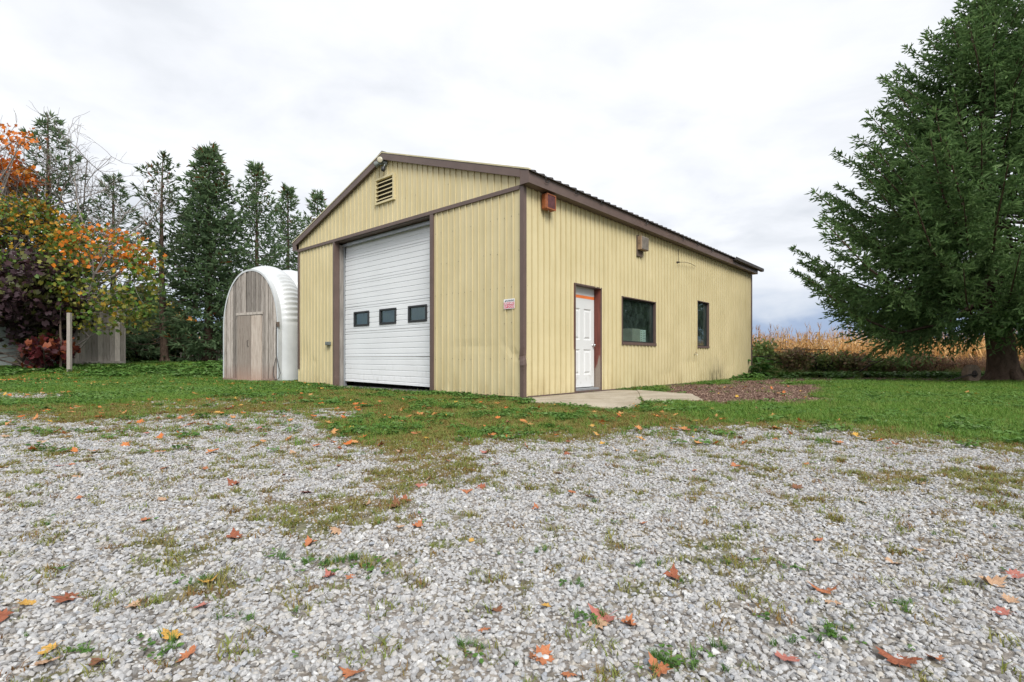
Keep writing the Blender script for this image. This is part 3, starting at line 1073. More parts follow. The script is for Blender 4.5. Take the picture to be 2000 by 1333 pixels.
slab = MB()
X0, X1, Z0, Z1 = 1.498, 2.362, 0.112, 2.035
PNL = [(1.60, 1.86, 1.03, 1.64), (1.99, 2.25, 1.03, 1.64), (1.60, 1.86, 0.354, 0.847), (1.99, 2.25, 0.354, 0.847)]
xs_ = sorted([X0, X1, 1.60, 1.86, 1.99, 2.25])
zs_ = sorted([Z0, Z1, 1.03, 1.64, 0.354, 0.847])
for i in range(len(xs_) - 1):
    for j in range(len(zs_) - 1):
        a, b, c, d = xs_[i], xs_[i + 1], zs_[j], zs_[j + 1]
        if any(p_[0] <= a + 1e-6 and p_[1] >= b - 1e-6 and p_[2] <= c + 1e-6 and p_[3] >= d - 1e-6 for p_ in PNL):
            continue
        slab.add([(a, yd, c), (b, yd, c), (b, yd, d), (a, yd, d)], [(0, 1, 2, 3)])
slab.box((X0, yd + 0.022, Z0), (X1, yd + 0.045, Z1))
for (a, b, c, d) in PNL:
    q = [(a, c), (b, c), (b, d), (a, d)]
    lay = [(0, 0.0), (0.016, 0.018), (0.034, 0.018), (0.06, 0.002)]
    rings = []
    for (ins_, dep) in lay:
        rings.append([(a + ins_, yd + dep, c + ins_), (b - ins_, yd + dep, c + ins_), (b - ins_, yd + dep, d - ins_), (a + ins_, yd + dep, d - ins_)])
    vs = [p_ for r in rings for p_ in r]
    fs = [(4 * i + k, 4 * i + (k + 1) % 4, 4 * i + 4 + (k + 1) % 4, 4 * i + 4 + k) for i in range(3) for k in range(4)] + [(12, 13, 14, 15)]
    slab.add(vs, fs)
slab.build('door_leaf', MT['entry_white'], ED)
MB().box((X0 + .004, yd - 0.003, 1.842), (X1 - .004, yd - 0.001, 1.898)).build('tape_strip', MT['tape_orange'], ED)
MB().box((X0, yd - 0.0, 2.037), (X1, yd + 0.03, 2.06)).build('head_stop', MT['entry_white'], ED)
MB().lathe([(0.030, 0.0), (0.030, 0.006), (0.012, 0.01), (0.012, 0.03), (0.024, 0.036), (0.029, 0.05), (0.024, 0.062), (0.008, 0.066)], (2.315, yd - 0.001, 0.935), (0, -1, 0), 16).build('knob', MT['silver'], ED, smooth=True)

# ---- windows of the long wall
for (a, b, c, d), sub in ((WIN1, 0.062), (WIN2, 0.05)):
    wf = MB()
    wf.box((a - .012, -0.024, d - 0.004), (b + .012, 0.09, d + 0.016)).box((a - 0.014, -0.023, c + sub), (a + 0.012, 0.09, d - .005)).box((b - 0.012, -0.023, c + sub), (b + 0.014, 0.09, d - .005))
    w_ = wf.build('window', BR, BLD)
    MB().box((a - 0.014, -0.032, c), (b + 0.014, 0.09, c + sub - .001)).build('sill', BR, w_)
    fr = MB()
    t_ = 0.024
    fr.box((a + .013, 0.035, c + sub), (b - .013, 0.075, c + sub + t_)).box((a + .013, 0.035, d - t_ - .006), (b - .013, 0.075, d - .006))
    fr.box((a + .013, 0.036, c + sub + t_), (a + .013 + t_, 0.075, d - t_ - .006)).box((b - .013 - t_, 0.036, c + sub + t_), (b - .013, 0.075, d - t_ - .006))
    fr.build('frame', MT['black_plastic'], w_)
    MB().add([(a + .013 + t_, 0.056, c + sub + t_), (b - .013 - t_, 0.056, c + sub + t_), (b - .013 - t_, 0.056, d - t_ - .006), (a + .013 + t_, 0.056, d - t_ - .006)], [(0, 1, 2, 3)]).build('pane', MT['window_glass'], w_)

# ------------------------------------------------------------------ things fixed to the garage
BM = Matrix.Translation((P0[0], P0[1], 0)) @ Matrix.Rotation(math.radians(90) - A_B, 4, 'Z')


def on_bld(name, loc, rz=0.0):
    o = empty(name)
    p = BM @ Vector(loc)
    o.location = p
    o.rotation_euler = (0, 0, math.radians(90) - A_B + rz)
    return o


# rusty orange box under the eave (local frame: x along the wall, -y outwards)
t = on_bld('wall_heater_hood', (0.45, -0.02, 3.21))
t.name = 'alarm_box'
tag(t, 'rusty orange box with grille under the eave beside the corner', 'alarm box')
MB().box((0, -0.115, 0.01), (0.262, 0, 0.275)).build('case', MT['rust_box'], t, bevel=0.014)
rim = MB()
rim.box((0.004, -0.128, 0.012), (0.258, -0.1151, 0.032)).box((0.004, -0.128, 0.252), (0.258, -0.1151, 0.272)).box((0.004, -0.1275, 0.033), (0.022, -0.1151, 0.251)).box((0.24, -0.1275, 0.033), (0.258, -0.1151, 0.251))
rim.build('rim', MT['rust_box'], t)
MB().box((0.022, -0.121, 0.033), (0.24, -0.1152, 0.251)).build('grille', MT['rust_grille'], t)
for k in range(7):
    MB().box((0.04 + k * 0.029, -0.126, 0.036), (0.05 + k * 0.029, -0.1212, 0.248)).build('bar', MT['rust_grille'], t)
MB().lathe([(0.012, 0), (0.012, 0.02), (0.006, 0.026)], (0.13, -0.06, 0.008), (0, 0, -1), 10).build('pull_knob', MT['lamp_glass'], t)

t = on_bld('speaker_box', (3.83, -0.019, 3.06))
tag(t, 'tan louvred box on a wooden backboard high on the long wall', 'wall box')
MB().box((0.0, -0.022, -0.13), (0.27, 0, 0.33)).build('backboard', MT['wood_brown'], t, bevel=0.004)
MB().box((0.012, -0.125, 0.005), (0.338, -0.0225, 0.302)).build('case', MT['tan_box'], t, bevel=0.008)
MB().box((0.03, -0.131, 0.02), (0.332, -0.1255, 0.295)).build('grille', MT['tan_grille'], t)
for k in range(11):
    MB().box((0.038, -0.137, 0.03 + k * 0.0235), (0.324, -0.1312, 0.041 + k * 0.0235)).build('slat', MT['tan_grille'], t)
for k in range(3):
    MB().box((0.0095, -0.07, 0.12 + k * 0.035), (0.0118, -0.058, 0.14 + k * 0.035)).build('slot', MT['black_gap'], t)

# motion floodlight at the gable peak
t = on_bld('flood_light', (0.0, 3.80, 4.80))
tag(t, 'twin-head motion floodlight under the peak of the gable', 'floodlight')
MB().lathe([(0.055, 0), (0.055, 0.03), (0.045, 0.04)], (-0.02, 0, 0.02), (-1, 0, 0), 16).build('base', MT['grey_box'], t)


def head(c, ax, nm):
    ax = Vector(ax).normalized()
    h_ = MB().lathe([(0.022, -0.16), (0.035, -0.13), (0.05, -0.06), (0.066, 0.0), (0.068, 0.012)], c, ax, 18).build('lamp_head', MT['grey_box'], t, smooth=True)
    MB().lathe([(0.060, 0.0125), (0.055, 0.018), (0.02, 0.022)], c, ax, 18).build('lens', MT['lamp_glass'], h_, smooth=True)


head((-0.19, -0.02, 0.05), (-0.80, -0.60, -0.12), 'a')
head((-0.13, 0.21, 0.02), (-0.35, 0.90, -0.30), 'b')
MB().tube([(-0.05, 0, 0.02), (-0.10, 0.06, 0.0), (-0.12, 0.1, 0.0)], 0.014, 8).tube([(-0.05, 0, 0.02), (-0.09, -0.01, 0.03)], 0.014, 8).tube([(-0.06, 0, 0.0), (-0.08, 0, -0.07)], 0.012, 8).build('arm', MT['grey_box'], t)
MB().lathe([(0.03, 0.0), (0.042, 0.015), (0.045, 0.07), (0.035, 0.10), (0.01, 0.11)], (-0.09, 0.0, -0.06), (-0.1, 0, -1), 14).build('sensor', MT['black_plastic'], t, smooth=True)

# warning sign
t = on_bld('warning_sign', (-0.024, 0.41, 1.505))
tag(t, 'small red and white beware of dogs sign near the corner', 'sign')
sw, sh = 0.245, 0.165
pl_ = MB()
rr = 0.012
ring = []
for (cy, cz, a0) in ((-rr, rr, -90), (-sw + rr, rr, 180), (-sw + rr, sh - rr, 90), (-rr, sh - rr, 0)):
    for q in range(4):
        an = math.radians(a0 + (q * 30 if True else 0))
        ring.append((cy, cz, an))
outl = []
for (cy, cz, base) in ((-rr, rr, 0), (-rr, sh - rr, 1), (-sw + rr, sh - rr, 2), (-sw + rr, rr, 3)):
    for q in range(4):
        an = math.radians(-90 + base * 90 + q * 30)
        outl.append((0.0, cy + rr * math.cos(an), cz + rr * math.sin(an)))
pl_.prism(outl, (-0.003, 0, 0)).build('plate', MT['sign_white'], t)
MB().box((-0.0042, -0.008, 0.064), (-0.0034, -sw + 0.008, 0.110)).build('red_band', MT['sign_red'], t)
MB().box((-0.0042, -0.008, 0.010), (-0.0034, -sw + 0.008, 0.060)).build('red_band', MT['sign_red'], t)


def text(body, y, z, size, mat, parent, sx=1.0):
    cu = bpy.data.curves.new('lettering', 'FONT')
    cu.body = body
    cu.size = size
    cu.align_x = 'CENTER'
    cu.align_y = 'CENTER'
    cu.offset = size * 0.018
    cu.materials.append(mat)
    tmp = bpy.data.objects.new('lettering_curve', cu)
    me = bpy.data.meshes.new_from_object(tmp)
    bpy.data.objects.remove(tmp)
    o = bpy.data.objects.new('lettering', me)
    COL.objects.link(o)
    o.parent = parent
    o.location = (-0.0055, y, z)
    # text plane faces -x; reading direction runs towards -y
    o.rotation_euler = (math.radians(90), 0, math.radians(-90))
    o.scale = (sx, 1, 1)
    return o


text('WARNING', -sw / 2 - 0.02, 0.133, 0.040, MT['sign_ink'], t, 0.95)
text('BEWARE', -sw / 2, 0.0865, 0.052, MT['sign_white'], t, 1.05)
text('OF DOGS', -sw / 2, 0.035, 0.052, MT['sign_white'], t, 1.0)
MB().prism([(-0.0042, -0.022, 0.118), (-0.0042, -0.052, 0.118), (-0.0042, -0.037, 0.149)], (0.0008, 0, 0)).build('warning_triangle', MT['sign_ink'], t)

t = on_bld('switch_box', (-0.018, 6.06, 0.995))
tag(t, 'small grey electrical box left of the overhead door', 'switch box')
MB().box((-0.06, 0, 0), (0, 0.19, 0.085)).build('box', MT['grey_box'], t, bevel=0.006)
MB().box((-0.066, 0.02, 0.012), (-0.0605, 0.17, 0.073)).build('cover', MT['grey_box'], t, bevel=0.002)

t = on_bld('hose_tap', (7.06, -0.018, 0.76))
tag(t, 'small brass hose tap low on the long wall', 'tap')
MB().tube([(0, 0, 0.03), (0, -0.06, 0.03), (0.0, -0.085, 0.0)], 0.013, 8).build('spout', MT['lamp_glass'], t)
MB().lathe([(0.028, 0), (0.028, 0.01)], (0, -0.05, 0.06), (0, -0.4, 1), 10).build('wheel', MT['tan_box'], t)

t = on_bld('cable_bracket', (5.95, -0.018, 3.08))
tag(t, 'small dark insulator bracket with a loose wire high on the long wall', 'bracket')
MB().lathe([(0.03, 0), (0.03, 0.02), (0.018, 0.03), (0.02, 0.07)], (0, 0, 0), (0, -1, 0), 10).build('insulator', MT['iron_dark'], t)
MB().tube([(0, -0.05, 0.0), (0.3, -0.08, 0.04), (0.7, -0.07, 0.06), (1.1, -0.03, 0.05)], 0.006, 5).tube([(0, -0.04, 0.01), (-0.03, -0.05, 0.2), (-0.04, -0.05, 0.32)], 0.005, 5).build('wire', MT['iron_dark'], t)

# carton standing inside the window
t = on_bld('cardboard_carton', (3.86, 0.085, 1.00))
tag(t, 'tan carton with a pale printed side inside the wide window', 'carton')
MB().box((0, 0, 0), (0.36, 0.3, 0.34)).build('box', MT['carton'], t, bevel=0.004)
MB().box((0.361, -0.002, 0.02), (0.62, 0.3, 0.325)).build('side_panel', MT['carton_white'], t)
for k in range(6):
    MB().box((0.38, -0.0045, 0.045 + k * 0.046), (0.43, -0.0022, 0.068 + k * 0.046)).build('print_block', MT['carton'], t)
for k in range(7):
    MB().box((0.47, -0.0045, 0.05 + k * 0.038), (0.60, -0.0022, 0.058 + k * 0.038)).build('print_line', MT['plywood_dark'], t)
t2 = on_bld('workbench', (3.0, 0.10, 0.0))
tag(t2, 'dim bench shelf behind the wide window', 'bench')
MB().box((0, 0, 0.96), (2.0, 0.6, 0.995)).build('top', MT['plywood_dark'], t2)
for lx in (0.02, 1.92):
    for ly in (0.02, 0.52):
        MB().box((lx, ly, 0.02), (lx + 0.06, ly + 0.06, 0.959)).build('leg', MT['plywood_dark'], t2)

# ------------------------------------------------------------------ concrete pads by the entry door
def pad(name, pts, z):
    me = MB().prism([(x, y, -0.05) for x, y in pts], (0, 0, z + 0.05))
    return tag(me.build(name, MT['concrete'], None, bevel=0.008), kind='structure')


def bl2(x, y):
    p = BM @ Vector((x, y, 0))
    return (p.x, p.y)


rr_ = random.Random(3)


def rag(pts, a=0.015, n=5):
    out = []
    for i in range(len(pts)):
        p, q = pts[i], pts[(i + 1) % len(pts)]
        for k in range(n):
            f = k / n
            out.append((p[0] + (q[0] - p[0]) * f + rr_.uniform(-a, a), p[1] + (q[1] - p[1]) * f + rr_.uniform(-a, a)))
    return out


PAD1 = [bl2(0.05, -0.05), g_at(1033, 787), g_at(1085, 790), g_at(1150, 797), g_at(1203, 803), g_at(1236, 800), g_at(1252, 789), bl2(3.03, -0.5), bl2(3.05, -0.05)]
PAD2 = [g_at(1258, 788), g_at(1372, 784.5), g_at(1352, 773.5), bl2(3.09, -0.42)]
pad('concrete_slab', rag(PAD1), 0.022)
pad('concrete_slab', rag(PAD2), 0.034)

# ------------------------------------------------------------------ steel arch shed
QA, QB = Vector((-8.52, 15.35, 0)), Vector((-6.42, 14.30, 0))
qx = (QB - QA).normalized()
qy = Vector((-qx.y, qx.x, 0))
QW = (QB - QA).length
mid_ = (QA + QB) / 2
Q = empty('arch_shed', (mid_.x, mid_.y, 0.0), math.atan2(qx.y, qx.x))
tag(Q, 'white steel arch shed with weathered plank front beside the garage', 'shed')
hw, zst, ztop_ = QW / 2, 1.50, 3.22


def arch(n=64, off=0.0):
    pts = []
    for z in np.linspace(0.0, zst, 6)[:-1]:
        pts.append((-hw - off, z))
    for i in range(n + 1):
        a = math.pi * (1 - i / n)
        c, s = math.cos(a), math.sin(a)
        sg = 1 if c >= 0 else -1
        pts.append((sg * abs(c) ** 0.93 * (hw + off), zst + (abs(s) ** 0.93) * (ztop_ - zst + off)))
    for z in np.linspace(0.0, zst, 6)[::-1][1:]:
        pts.append((hw + off, z))
    return pts


def arch_half(z):
    if z <= zst:
        return hw
    s = min(1.0, ((z - zst) / (ztop_ - zst)) ** (1 / 0.93))
    return hw * (max(0.0, 1 - s * s) ** 0.5) ** 0.93


def arch_top(x):
    c = min(1.0, (abs(x) / hw) ** (1 / 0.93))
    return zst + (ztop_ - zst) * (max(0.0, 1 - c * c) ** 0.5) ** 0.93


# shell: five humped panels, crimped across the curve
NP, PL = 5, 0.78
for k in range(NP):
    y0 = 0.10 + k * PL
    rows = np.linspace(0, 1, 15)
    base = arch(150)
    ncol = len(base)
    vs = []
    for r in rows:
        hump = 0.17 * (max(0.0, math.sin(math.pi * r)) ** 0.6)
        for j, (x, z) in enumerate(base):
            nx_, nz_ = (x / hw, max(0.0, (z - zst)) / (ztop_ - zst))
            ln = math.hypot(nx_, nz_) or 1
            cr = 0.0
            if 1.65 < z < 2.95 and 0.06 < r < 0.94:
                cr = 0.016 * (1 if (j // 2) % 2 == 0 else -1) * math.sin(math.pi * r)
            h = hump + cr
            vs.append((x + nx_ / ln * h, y0 + r * PL, z + nz_ / ln * h))
    fs = [(i * ncol + j, i * ncol + j + 1, (i + 1) * ncol + j + 1, (i + 1) * ncol + j) for i in range(len(rows) - 1) for j in range(ncol - 1)]
    MB().add(vs, fs).build('arch_panel', MT['quonset_steel'], Q, smooth=True)
# end rim: flat white flashing and its return
base = arch(64)
inn = arch(64, -0.05)
vs = [(x, -0.03, z) for x, z in base] + [(x, -0.03, z) for x, z in inn] + [(x, 0.10, z) for x, z in base]
n_ = len(base)
fs = [(j, n_ + j, n_ + j + 1, j + 1) for j in range(n_ - 1)] + [(j, j + 1, 2 * n_ + j + 1, 2 * n_ + j) for j in range(n_ - 1)]
MB().add(vs, fs).build('end_flashing', MT['quonset_steel'], Q)
# seam bands on the lower side panels
for k in range(1, NP + 1):
    MB().box((hw + 0.001, 0.10 + k * PL - 0.04, 0.0), (hw + 0.012, 0.10 + k * PL + 0.04, 1.6)).build('seam_strip', MT['galvanised'], Q)
# plank front with a pair of plywood doors
x = -hw + 0.02
dl, dr, dzt = -0.52, 0.50, 1.92
while x < hw - 0.03:
    w_ = random.uniform(0.085, 0.125)
    x2 = min(x + w_, hw - 0.02)
    mid2 = 0.5 * (x + x2)
    top = min(arch_top(x), arch_top(x2)) - 0.03
    zb = 0.06 + random.uniform(-0.02, 0.02)
    if dl < mid2 < dr:
        zb = dzt + 0.06
        top = top - random.uniform(0, 0.02)
    if top > zb + 0.05:
        yo = random.uniform(-0.016, 0.012)
        MB().prism([(x + 0.009, -0.012 + yo, zb), (x2 - 0.009, -0.012 + yo, zb), (x2 - 0.009, -0.012 + yo, arch_top(x2 - .007) - 0.03), (x + 0.009, -0.012 + yo, arch_top(x + .007) - 0.03)], (0, 0.024, 0)).build('plank', MT['plank_grey'], Q)
    x = x2
MB().add([(xx, 0.03, zz_) for xx, zz_ in arch(40, -0.02)], [tuple(range(len(arch(40)))[::-1])]).build('gap_shade_sheet', MT['black_gap'], Q)  # added black sheet behind the planks stands in for shade in their gaps
MB().box((dl - 0.04, -0.05, dzt), (dr + 0.04, -0.013, dzt + 0.07)).build('lintel_board', MT['plank_grey'], Q)
for (a, b, y_) in ((dl, 0.06, -0.040), (0.075, dr, -0.034)):
    df_ = MB().box((a, y_, 0.03), (b, y_ + 0.02, dzt - 0.01)).build('door_leaf', MT['plywood_door'], Q)
    if a == dl:
        MB().tube([(-0.03, y_ - 0.002, 1.02), (-0.05, y_ - 0.03, 1.03), (-0.05, y_ - 0.03, 1.19), (-0.03, y_ - 0.002, 1.2)], 0.008, 6).build('handle', MT['iron_dark'], df_)
MB().box((-hw + .02, -0.045, 0.0), (dl - 0.01, -0.013, 0.11)).box((dr + .01, -0.045, 0.0), (hw - .02, -0.013, 0.11)).build('foot_board', MT['plank_grey'], Q)
MB().box((-0.47, -0.03, 2.75), (-0.41, -0.014, 3.02)).build('batten', MT['plank_grey'], Q)
MB().box((hw - 0.05, -0.06, 1.55), (hw + 0.06, -0.031, 1.68)).build('cable_bracket', MT['wood_brown'], Q)
cb = MB().tube([(hw - 0.02, -0.07, 1.62), (hw - 0.03, -0.075, 1.2), (hw - 0.02, -0.08, 0.8), (hw + 0.10, -0.09, 0.45), (hw + 0.16, -0.09, 0.28), (hw + 0.10, -0.09, 0.13), (hw - 0.04, -0.085, 0.09),
                (hw - 0.13, -0.08, 0.22), (hw - 0.12, -0.075, 0.42), (hw - 0.04, -0.07, 0.7)], 0.009, 6)
co_ = cb.build('hanging_cable', MT['fibre_cable'])
co_.matrix_world = Q.matrix_basis.copy()
tag(co_, 'black looped cable hanging at the side of the arch shed', 'cable')
MB().box((-hw - 0.5, -0.42, -0.05), (hw - 0.4, 0.05, 0.012)).build('sill_slab', MT['concrete'], Q)
# ------------------------------------------------------------------ trees
def unit(a):
    return a / np.maximum(np.linalg.norm(a, axis=-1, keepdims=True), 1e-9)


def diamonds(P, D, Ln, Wd, R, cross=2, bend=0.0):
    """narrow pointed blades starting at P along D; returns quads"""
    n = len(P)
    rv = unit(R.normal(size=(n, 3)))
    S = unit(np.cross(D, rv))
    T = unit(np.cross(D, S))
    VV, FF = [], []
    for k in range(cross):
        ax = S if k == 0 else (T if k == 1 else unit(S + T))
        m = P + D * (Ln * 0.42)[:, None]
        q = np.stack([P, m + ax * Wd[:, None], P + D * Ln[:, None], m - ax * Wd[:, None]], 1)
        VV.append(q.reshape(-1, 3))
        FF.append((np.arange(n * 4) + k * n * 4).reshape(-1, 4))
    return np.concatenate(VV), np.concatenate(FF)


def spruce_meshes(name, H, z0, rfun, seed, step=0.3, per=(5, 7), twl=(0.18, 0.3), tww=(0.028, 0.045), bstep=0.12, tstep=0.085, inner=0.2,
                  trunk_r=0.3, cols=((0.018, 0.045, 0.016), (0.05, 0.10, 0.032)), droop=0.5, sparse=0.0, dead_to=0.0, lim=(0.72, 1.08), dead_col=None, lean=0.0):
    R = np.random.default_rng(seed)
    wood = MB()
    lx = lambda z: lean * math.sin(z / H * 2.6)
    zs = np.concatenate([[0.0, 0.12, 0.35, 0.8], np.linspace(1.4, H, 14)])
    rad = [trunk_r * (1.75 if z == 0 else 1.35 if z < 0.2 else 1.12 if z < 0.5 else 1.0) * max(0.03, (1 - z / (H * 1.01))) ** 0.85 + 0.008 for z in zs]
    wood.tube([(lx(z) + 0.03 * trunk_r * math.sin(3 * z), 0.03 * trunk_r * math.cos(2 * z), z) for z in zs], rad, 14)
    for k in range(6):                        # root flare
        a = k * 1.047 + R.uniform(-.3, .3)
        r0 = trunk_r
        wood.tube([(math.cos(a) * r0 * 0.7, math.sin(a) * r0 * 0.7, 0.34), (math.cos(a) * r0 * 1.35, math.sin(a) * r0 * 1.35, 0.10), (math.cos(a) * r0 * 2.3, math.sin(a) * r0 * 2.3, -0.05)],
                  [r0 * 0.42, r0 * 0.30, r0 * 0.1], 7)
    P, D, Ln, Wd, Cm = [], [], [], [], []
    z = z0
    while z < H - 0.12:
        f = (z - z0) / (H - z0)
        n = int(R.integers(per[0], per[1] + 1))
        a0 = R.uniform(0, 6.28)
        for k in range(n):
            if R.random() < sparse:
                continue
            az = a0 + k * 6.283 / n + R.uniform(-.35, .35)
            Lb = rfun(z) * R.uniform(*lim)
            if Lb < 0.12:
                continue
            zz0 = z + R.uniform(-.15, .15)
            sl0 = -0.16 + 0.80 * f + R.uniform(-.08, .08)     # low limbs hang, high limbs climb
            t = np.linspace(0, 1, 9)
            out = Lb * t
            sag = -0.08 * Lb * np.sin(np.pi * np.minimum(t * 1.1, 1.0)) * (1 - f) * droop * 2
            up = 0.27 * Lb * t ** 3 * (1 - 0.3 * f)
            hh = sl0 * out + sag + up
            wig = 0.05 * Lb * np.sin(t * 3 + R.uniform(0, 6)) * t
            dx, dy = math.cos(az), math.sin(az)
            C = np.stack([lx(zz0) + dx * out - dy * wig, dy * out + dx * wig, zz0 + hh], 1)
            br = max(0.006, 0.011 * Lb)
            wood.tube([tuple(c) for c in C[::2]], [br * (1 - 0.85 * q) + 0.003 for q in t[::2]], 5, cap=False)
            dead = zz0 < dead_to
            if dead:
                for q in range(int(Lb / 0.16)):
                    tt = R.uniform(0.2, 1)
                    p = np.array([np.interp(tt, t, C[:, i]) for i in range(3)])
                    sd_ = np.array([-dy, dx, 0]) * R.choice([-1, 1]) + np.array([dx, dy, R.uniform(-.6, .2)])
                    e = p + unit(sd_) * R.uniform(.1, .4)
                    wood.tube([tuple(p), tuple(e)], [0.006, 0.002], 3, cap=False)
                if R.random() < 0.72:
                    continue
            nb = max(3, int(Lb / bstep))
            for side in (-1, 1):
                tb = np.clip(np.linspace(inner, 1.0, nb) + R.uniform(-.03, .03, nb), 0.05, 1.0)
                base = np.stack([np.interp(tb, t, C[:, i]) for i in range(3)], 1)
                tan = unit(np.stack([np.gradient(C[:, i], t) for i in range(3)], 1))
                tg = unit(np.stack([np.interp(tb, t, tan[:, i]) for i in range(3)], 1))
                sd_ = np.array([-dy, dx, 0.0]) * side
                lbn = (0.16 + 0.30 * Lb * (1 - tb) ** 0.8 * np.minimum(1, tb * 3.0)) * R.uniform(.6, 1.15, nb)
                lbn = np.minimum(lbn, 1.0)
                dn = -np.array([0, 0, 1.0]) * (R.uniform(0.15, 0.95, nb) * droop * (1.25 - tb) * (1.25 - f))[:, None]
                bd = unit(sd_ * R.uniform(.55, 1.0, nb)[:, None] + tg * R.uniform(.55, 1.0, nb)[:, None] + dn)
                for j in range(nb):
                    m = max(2, int(lbn[j] / tstep))
                    q = (np.arange(m) + R.uniform(0, 1, m)) / m
                    pts = base[j] + bd[j] * (q * lbn[j])[:, None] - np.array([0, 0, 1.0]) * (0.25 * droop * (q * lbn[j]) ** 2)[:, None]
                    dd = unit(bd[j] * 0.75 + R.normal(size=(m, 3)) * 0.52 + tg[j] * 0.25 - np.array([0, 0, 0.18 * droop]))
                    P.append(pts)
                    D.append(dd)
                    Ln.append(R.uniform(twl[0], twl[1], m))
                    Wd.append(R.uniform(tww[0], tww[1], m))
                    c = R.uniform(0, 1) * 0.5 + R.uniform(0, 1, m) * 0.5
                    cc = np.array(cols[0]) + (np.array(cols[1]) - np.array(cols[0])) * c[:, None]
                    if dead_col is not None and R.random() < (0.10 if z > 0.78 * H else 0.006):
                        cc = np.tile(np.array(dead_col), (m, 1))
                    Cm.append(cc)
            # tip shoots
            m = 5
            P.append(np.repeat(C[-1:], m, 0))
            D.append(unit(np.tile(C[-1] - C[-2], (m, 1)) / max(1e-6, np.linalg.norm(C[-1] - C[-2])) + R.normal(size=(m, 3)) * 0.35))
            Ln.append(R.uniform(twl[0], twl[1], m))
            Wd.append(R.uniform(tww[0], tww[1], m) * 0.8)
            Cm.append(np.tile(np.array(cols[1]) * 1.05, (m, 1)))
        z += step * (1 - 0.45 * f) * R.uniform(.8, 1.2)
    # leader
    m = 14
    P.append(np.stack([np.full(m, lx(H)), np.zeros(m), H - R.uniform(0, .5, m)], 1))
    D.append(unit(R.normal(size=(m, 3)) * 0.6 + np.array([0, 0, 0.8])))
    Ln.append(R.uniform(.12, .28, m))
    Wd.append(np.full(m, tww[0]))
    Cm.append(np.tile(np.array(cols[1]), (m, 1)))
    P, D, Ln, Wd, Cm = (np.concatenate(q) for q in (P, D, Ln, Wd, Cm))
    VV, FF = diamonds(P, D, Ln, Wd, R, 2)
    CC = np.tile(np.repeat(Cm, 4, 0), (2, 1))
    fol = np_mesh(name + '_crown', VV, FF, CC)
    return wood.mesh(name + '_trunk', smooth=True), fol


def tree_from(name, label, cat, wood, fol, loc, rz=0.0, sc=(1, 1, 1), group=None, bark='bark_spruce', leafm='needles'):
    t = empty(name, loc, rz)
    t.scale = sc
    tag(t, label, cat, group)
    link('trunk', wood, t, MT[bark])
    link('crown', fol, t, MT[leafm])
    return t


# the large spruce on the lawn
TX, TY = 14.05, 14.8
rbig = lambda z: float(np.interp(z, [2.4, 3.0, 4.0, 5.2, 6.9, 8.4, 9.7, 10.8, 11.5], [5.1, 5.3, 5.1, 4.3, 3.0, 2.1, 1.15, 0.45, 0.1]))
w_, f_ = spruce_meshes('spruce_large', 11.5, 2.7, rbig, 27, step=0.29, per=(6, 8), twl=(0.13, 0.21), tww=(0.016, 0.026), bstep=0.10, tstep=0.044, inner=0.22,
                       trunk_r=0.33, cols=((0.07, 0.145, 0.048), (0.20, 0.305, 0.115)), droop=1.05, lim=(0.66, 1.06), lean=-0.55)
tree_from('spruce_tree', 'large dense spruce at the edge of the lawn with bare lower trunk', 'tree', w_, f_, (TX, TY, gz(TX, TY)), 0.0)

# background spruces
GS = 'spruces behind the arch shed'
SPR = {}
bgcol = ((0.075, 0.135, 0.068), (0.20, 0.29, 0.145))
SPR['dense'] = spruce_meshes('spruce_dense', 11.0, 0.8, lambda z: float(np.interp(z, [0.8, 2.0, 4, 7, 9.5, 11], [1.9, 2.1, 1.9, 1.35, 0.7, 0.1])), 31, step=0.32, per=(6, 8), twl=(0.22, 0.38), tww=(0.026, 0.046),
                             bstep=0.15, tstep=0.095, inner=0.12, trunk_r=0.2, cols=bgcol, droop=0.7, lim=(0.6, 1.12), dead_col=(0.20, 0.075, 0.02), lean=0.05)
SPR['mid'] = spruce_meshes('spruce_mid', 10.0, 1.0, lambda z: float(np.interp(z, [1.0, 2.5, 5, 7.5, 9, 10], [1.55, 1.6, 1.35, 0.95, 0.5, 0.1])), 37, step=0.40, per=(5, 6), twl=(0.22, 0.36), tww=(0.024, 0.044),
                           bstep=0.16, tstep=0.10, inner=0.15, trunk_r=0.17, cols=bgcol, droop=0.6, lim=(0.55, 1.15), sparse=0.05, dead_col=(0.22, 0.09, 0.02), lean=0.08)
SPR['thin'] = spruce_meshes('spruce_thin', 10.4, 1.3, lambda z: float(np.interp(z, [1.3, 4, 6, 8, 9.6, 10.4], [1.75, 1.65, 1.3, 0.95, 0.45, 0.1])), 41, step=0.40, per=(3, 5), twl=(0.2, 0.34), tww=(0.022, 0.04),
                            bstep=0.17, tstep=0.11, inner=0.25, trunk_r=0.17, cols=((0.06, 0.10, 0.05), (0.15, 0.21, 0.10)), droop=0.35, lim=(0.5, 1.15), sparse=0.30, dead_to=5.0,
                            dead_col=(0.30, 0.09, 0.02), lean=0.22)
SPR['wide'] = spruce_meshes('spruce_wide', 11.0, 1.2, lambda z: float(np.interp(z, [1.2, 3, 6, 9, 11], [2.6, 2.5, 1.7, 0.8, 0.1])), 43, step=0.55, per=(4, 5), twl=(0.22, 0.38), tww=(0.022, 0.04),
                            bstep=0.17, tstep=0.105, inner=0.3, trunk_r=0.19, cols=bgcol, droop=0.7, lim=(0.6, 1.12), sparse=0.18, lean=0.05)
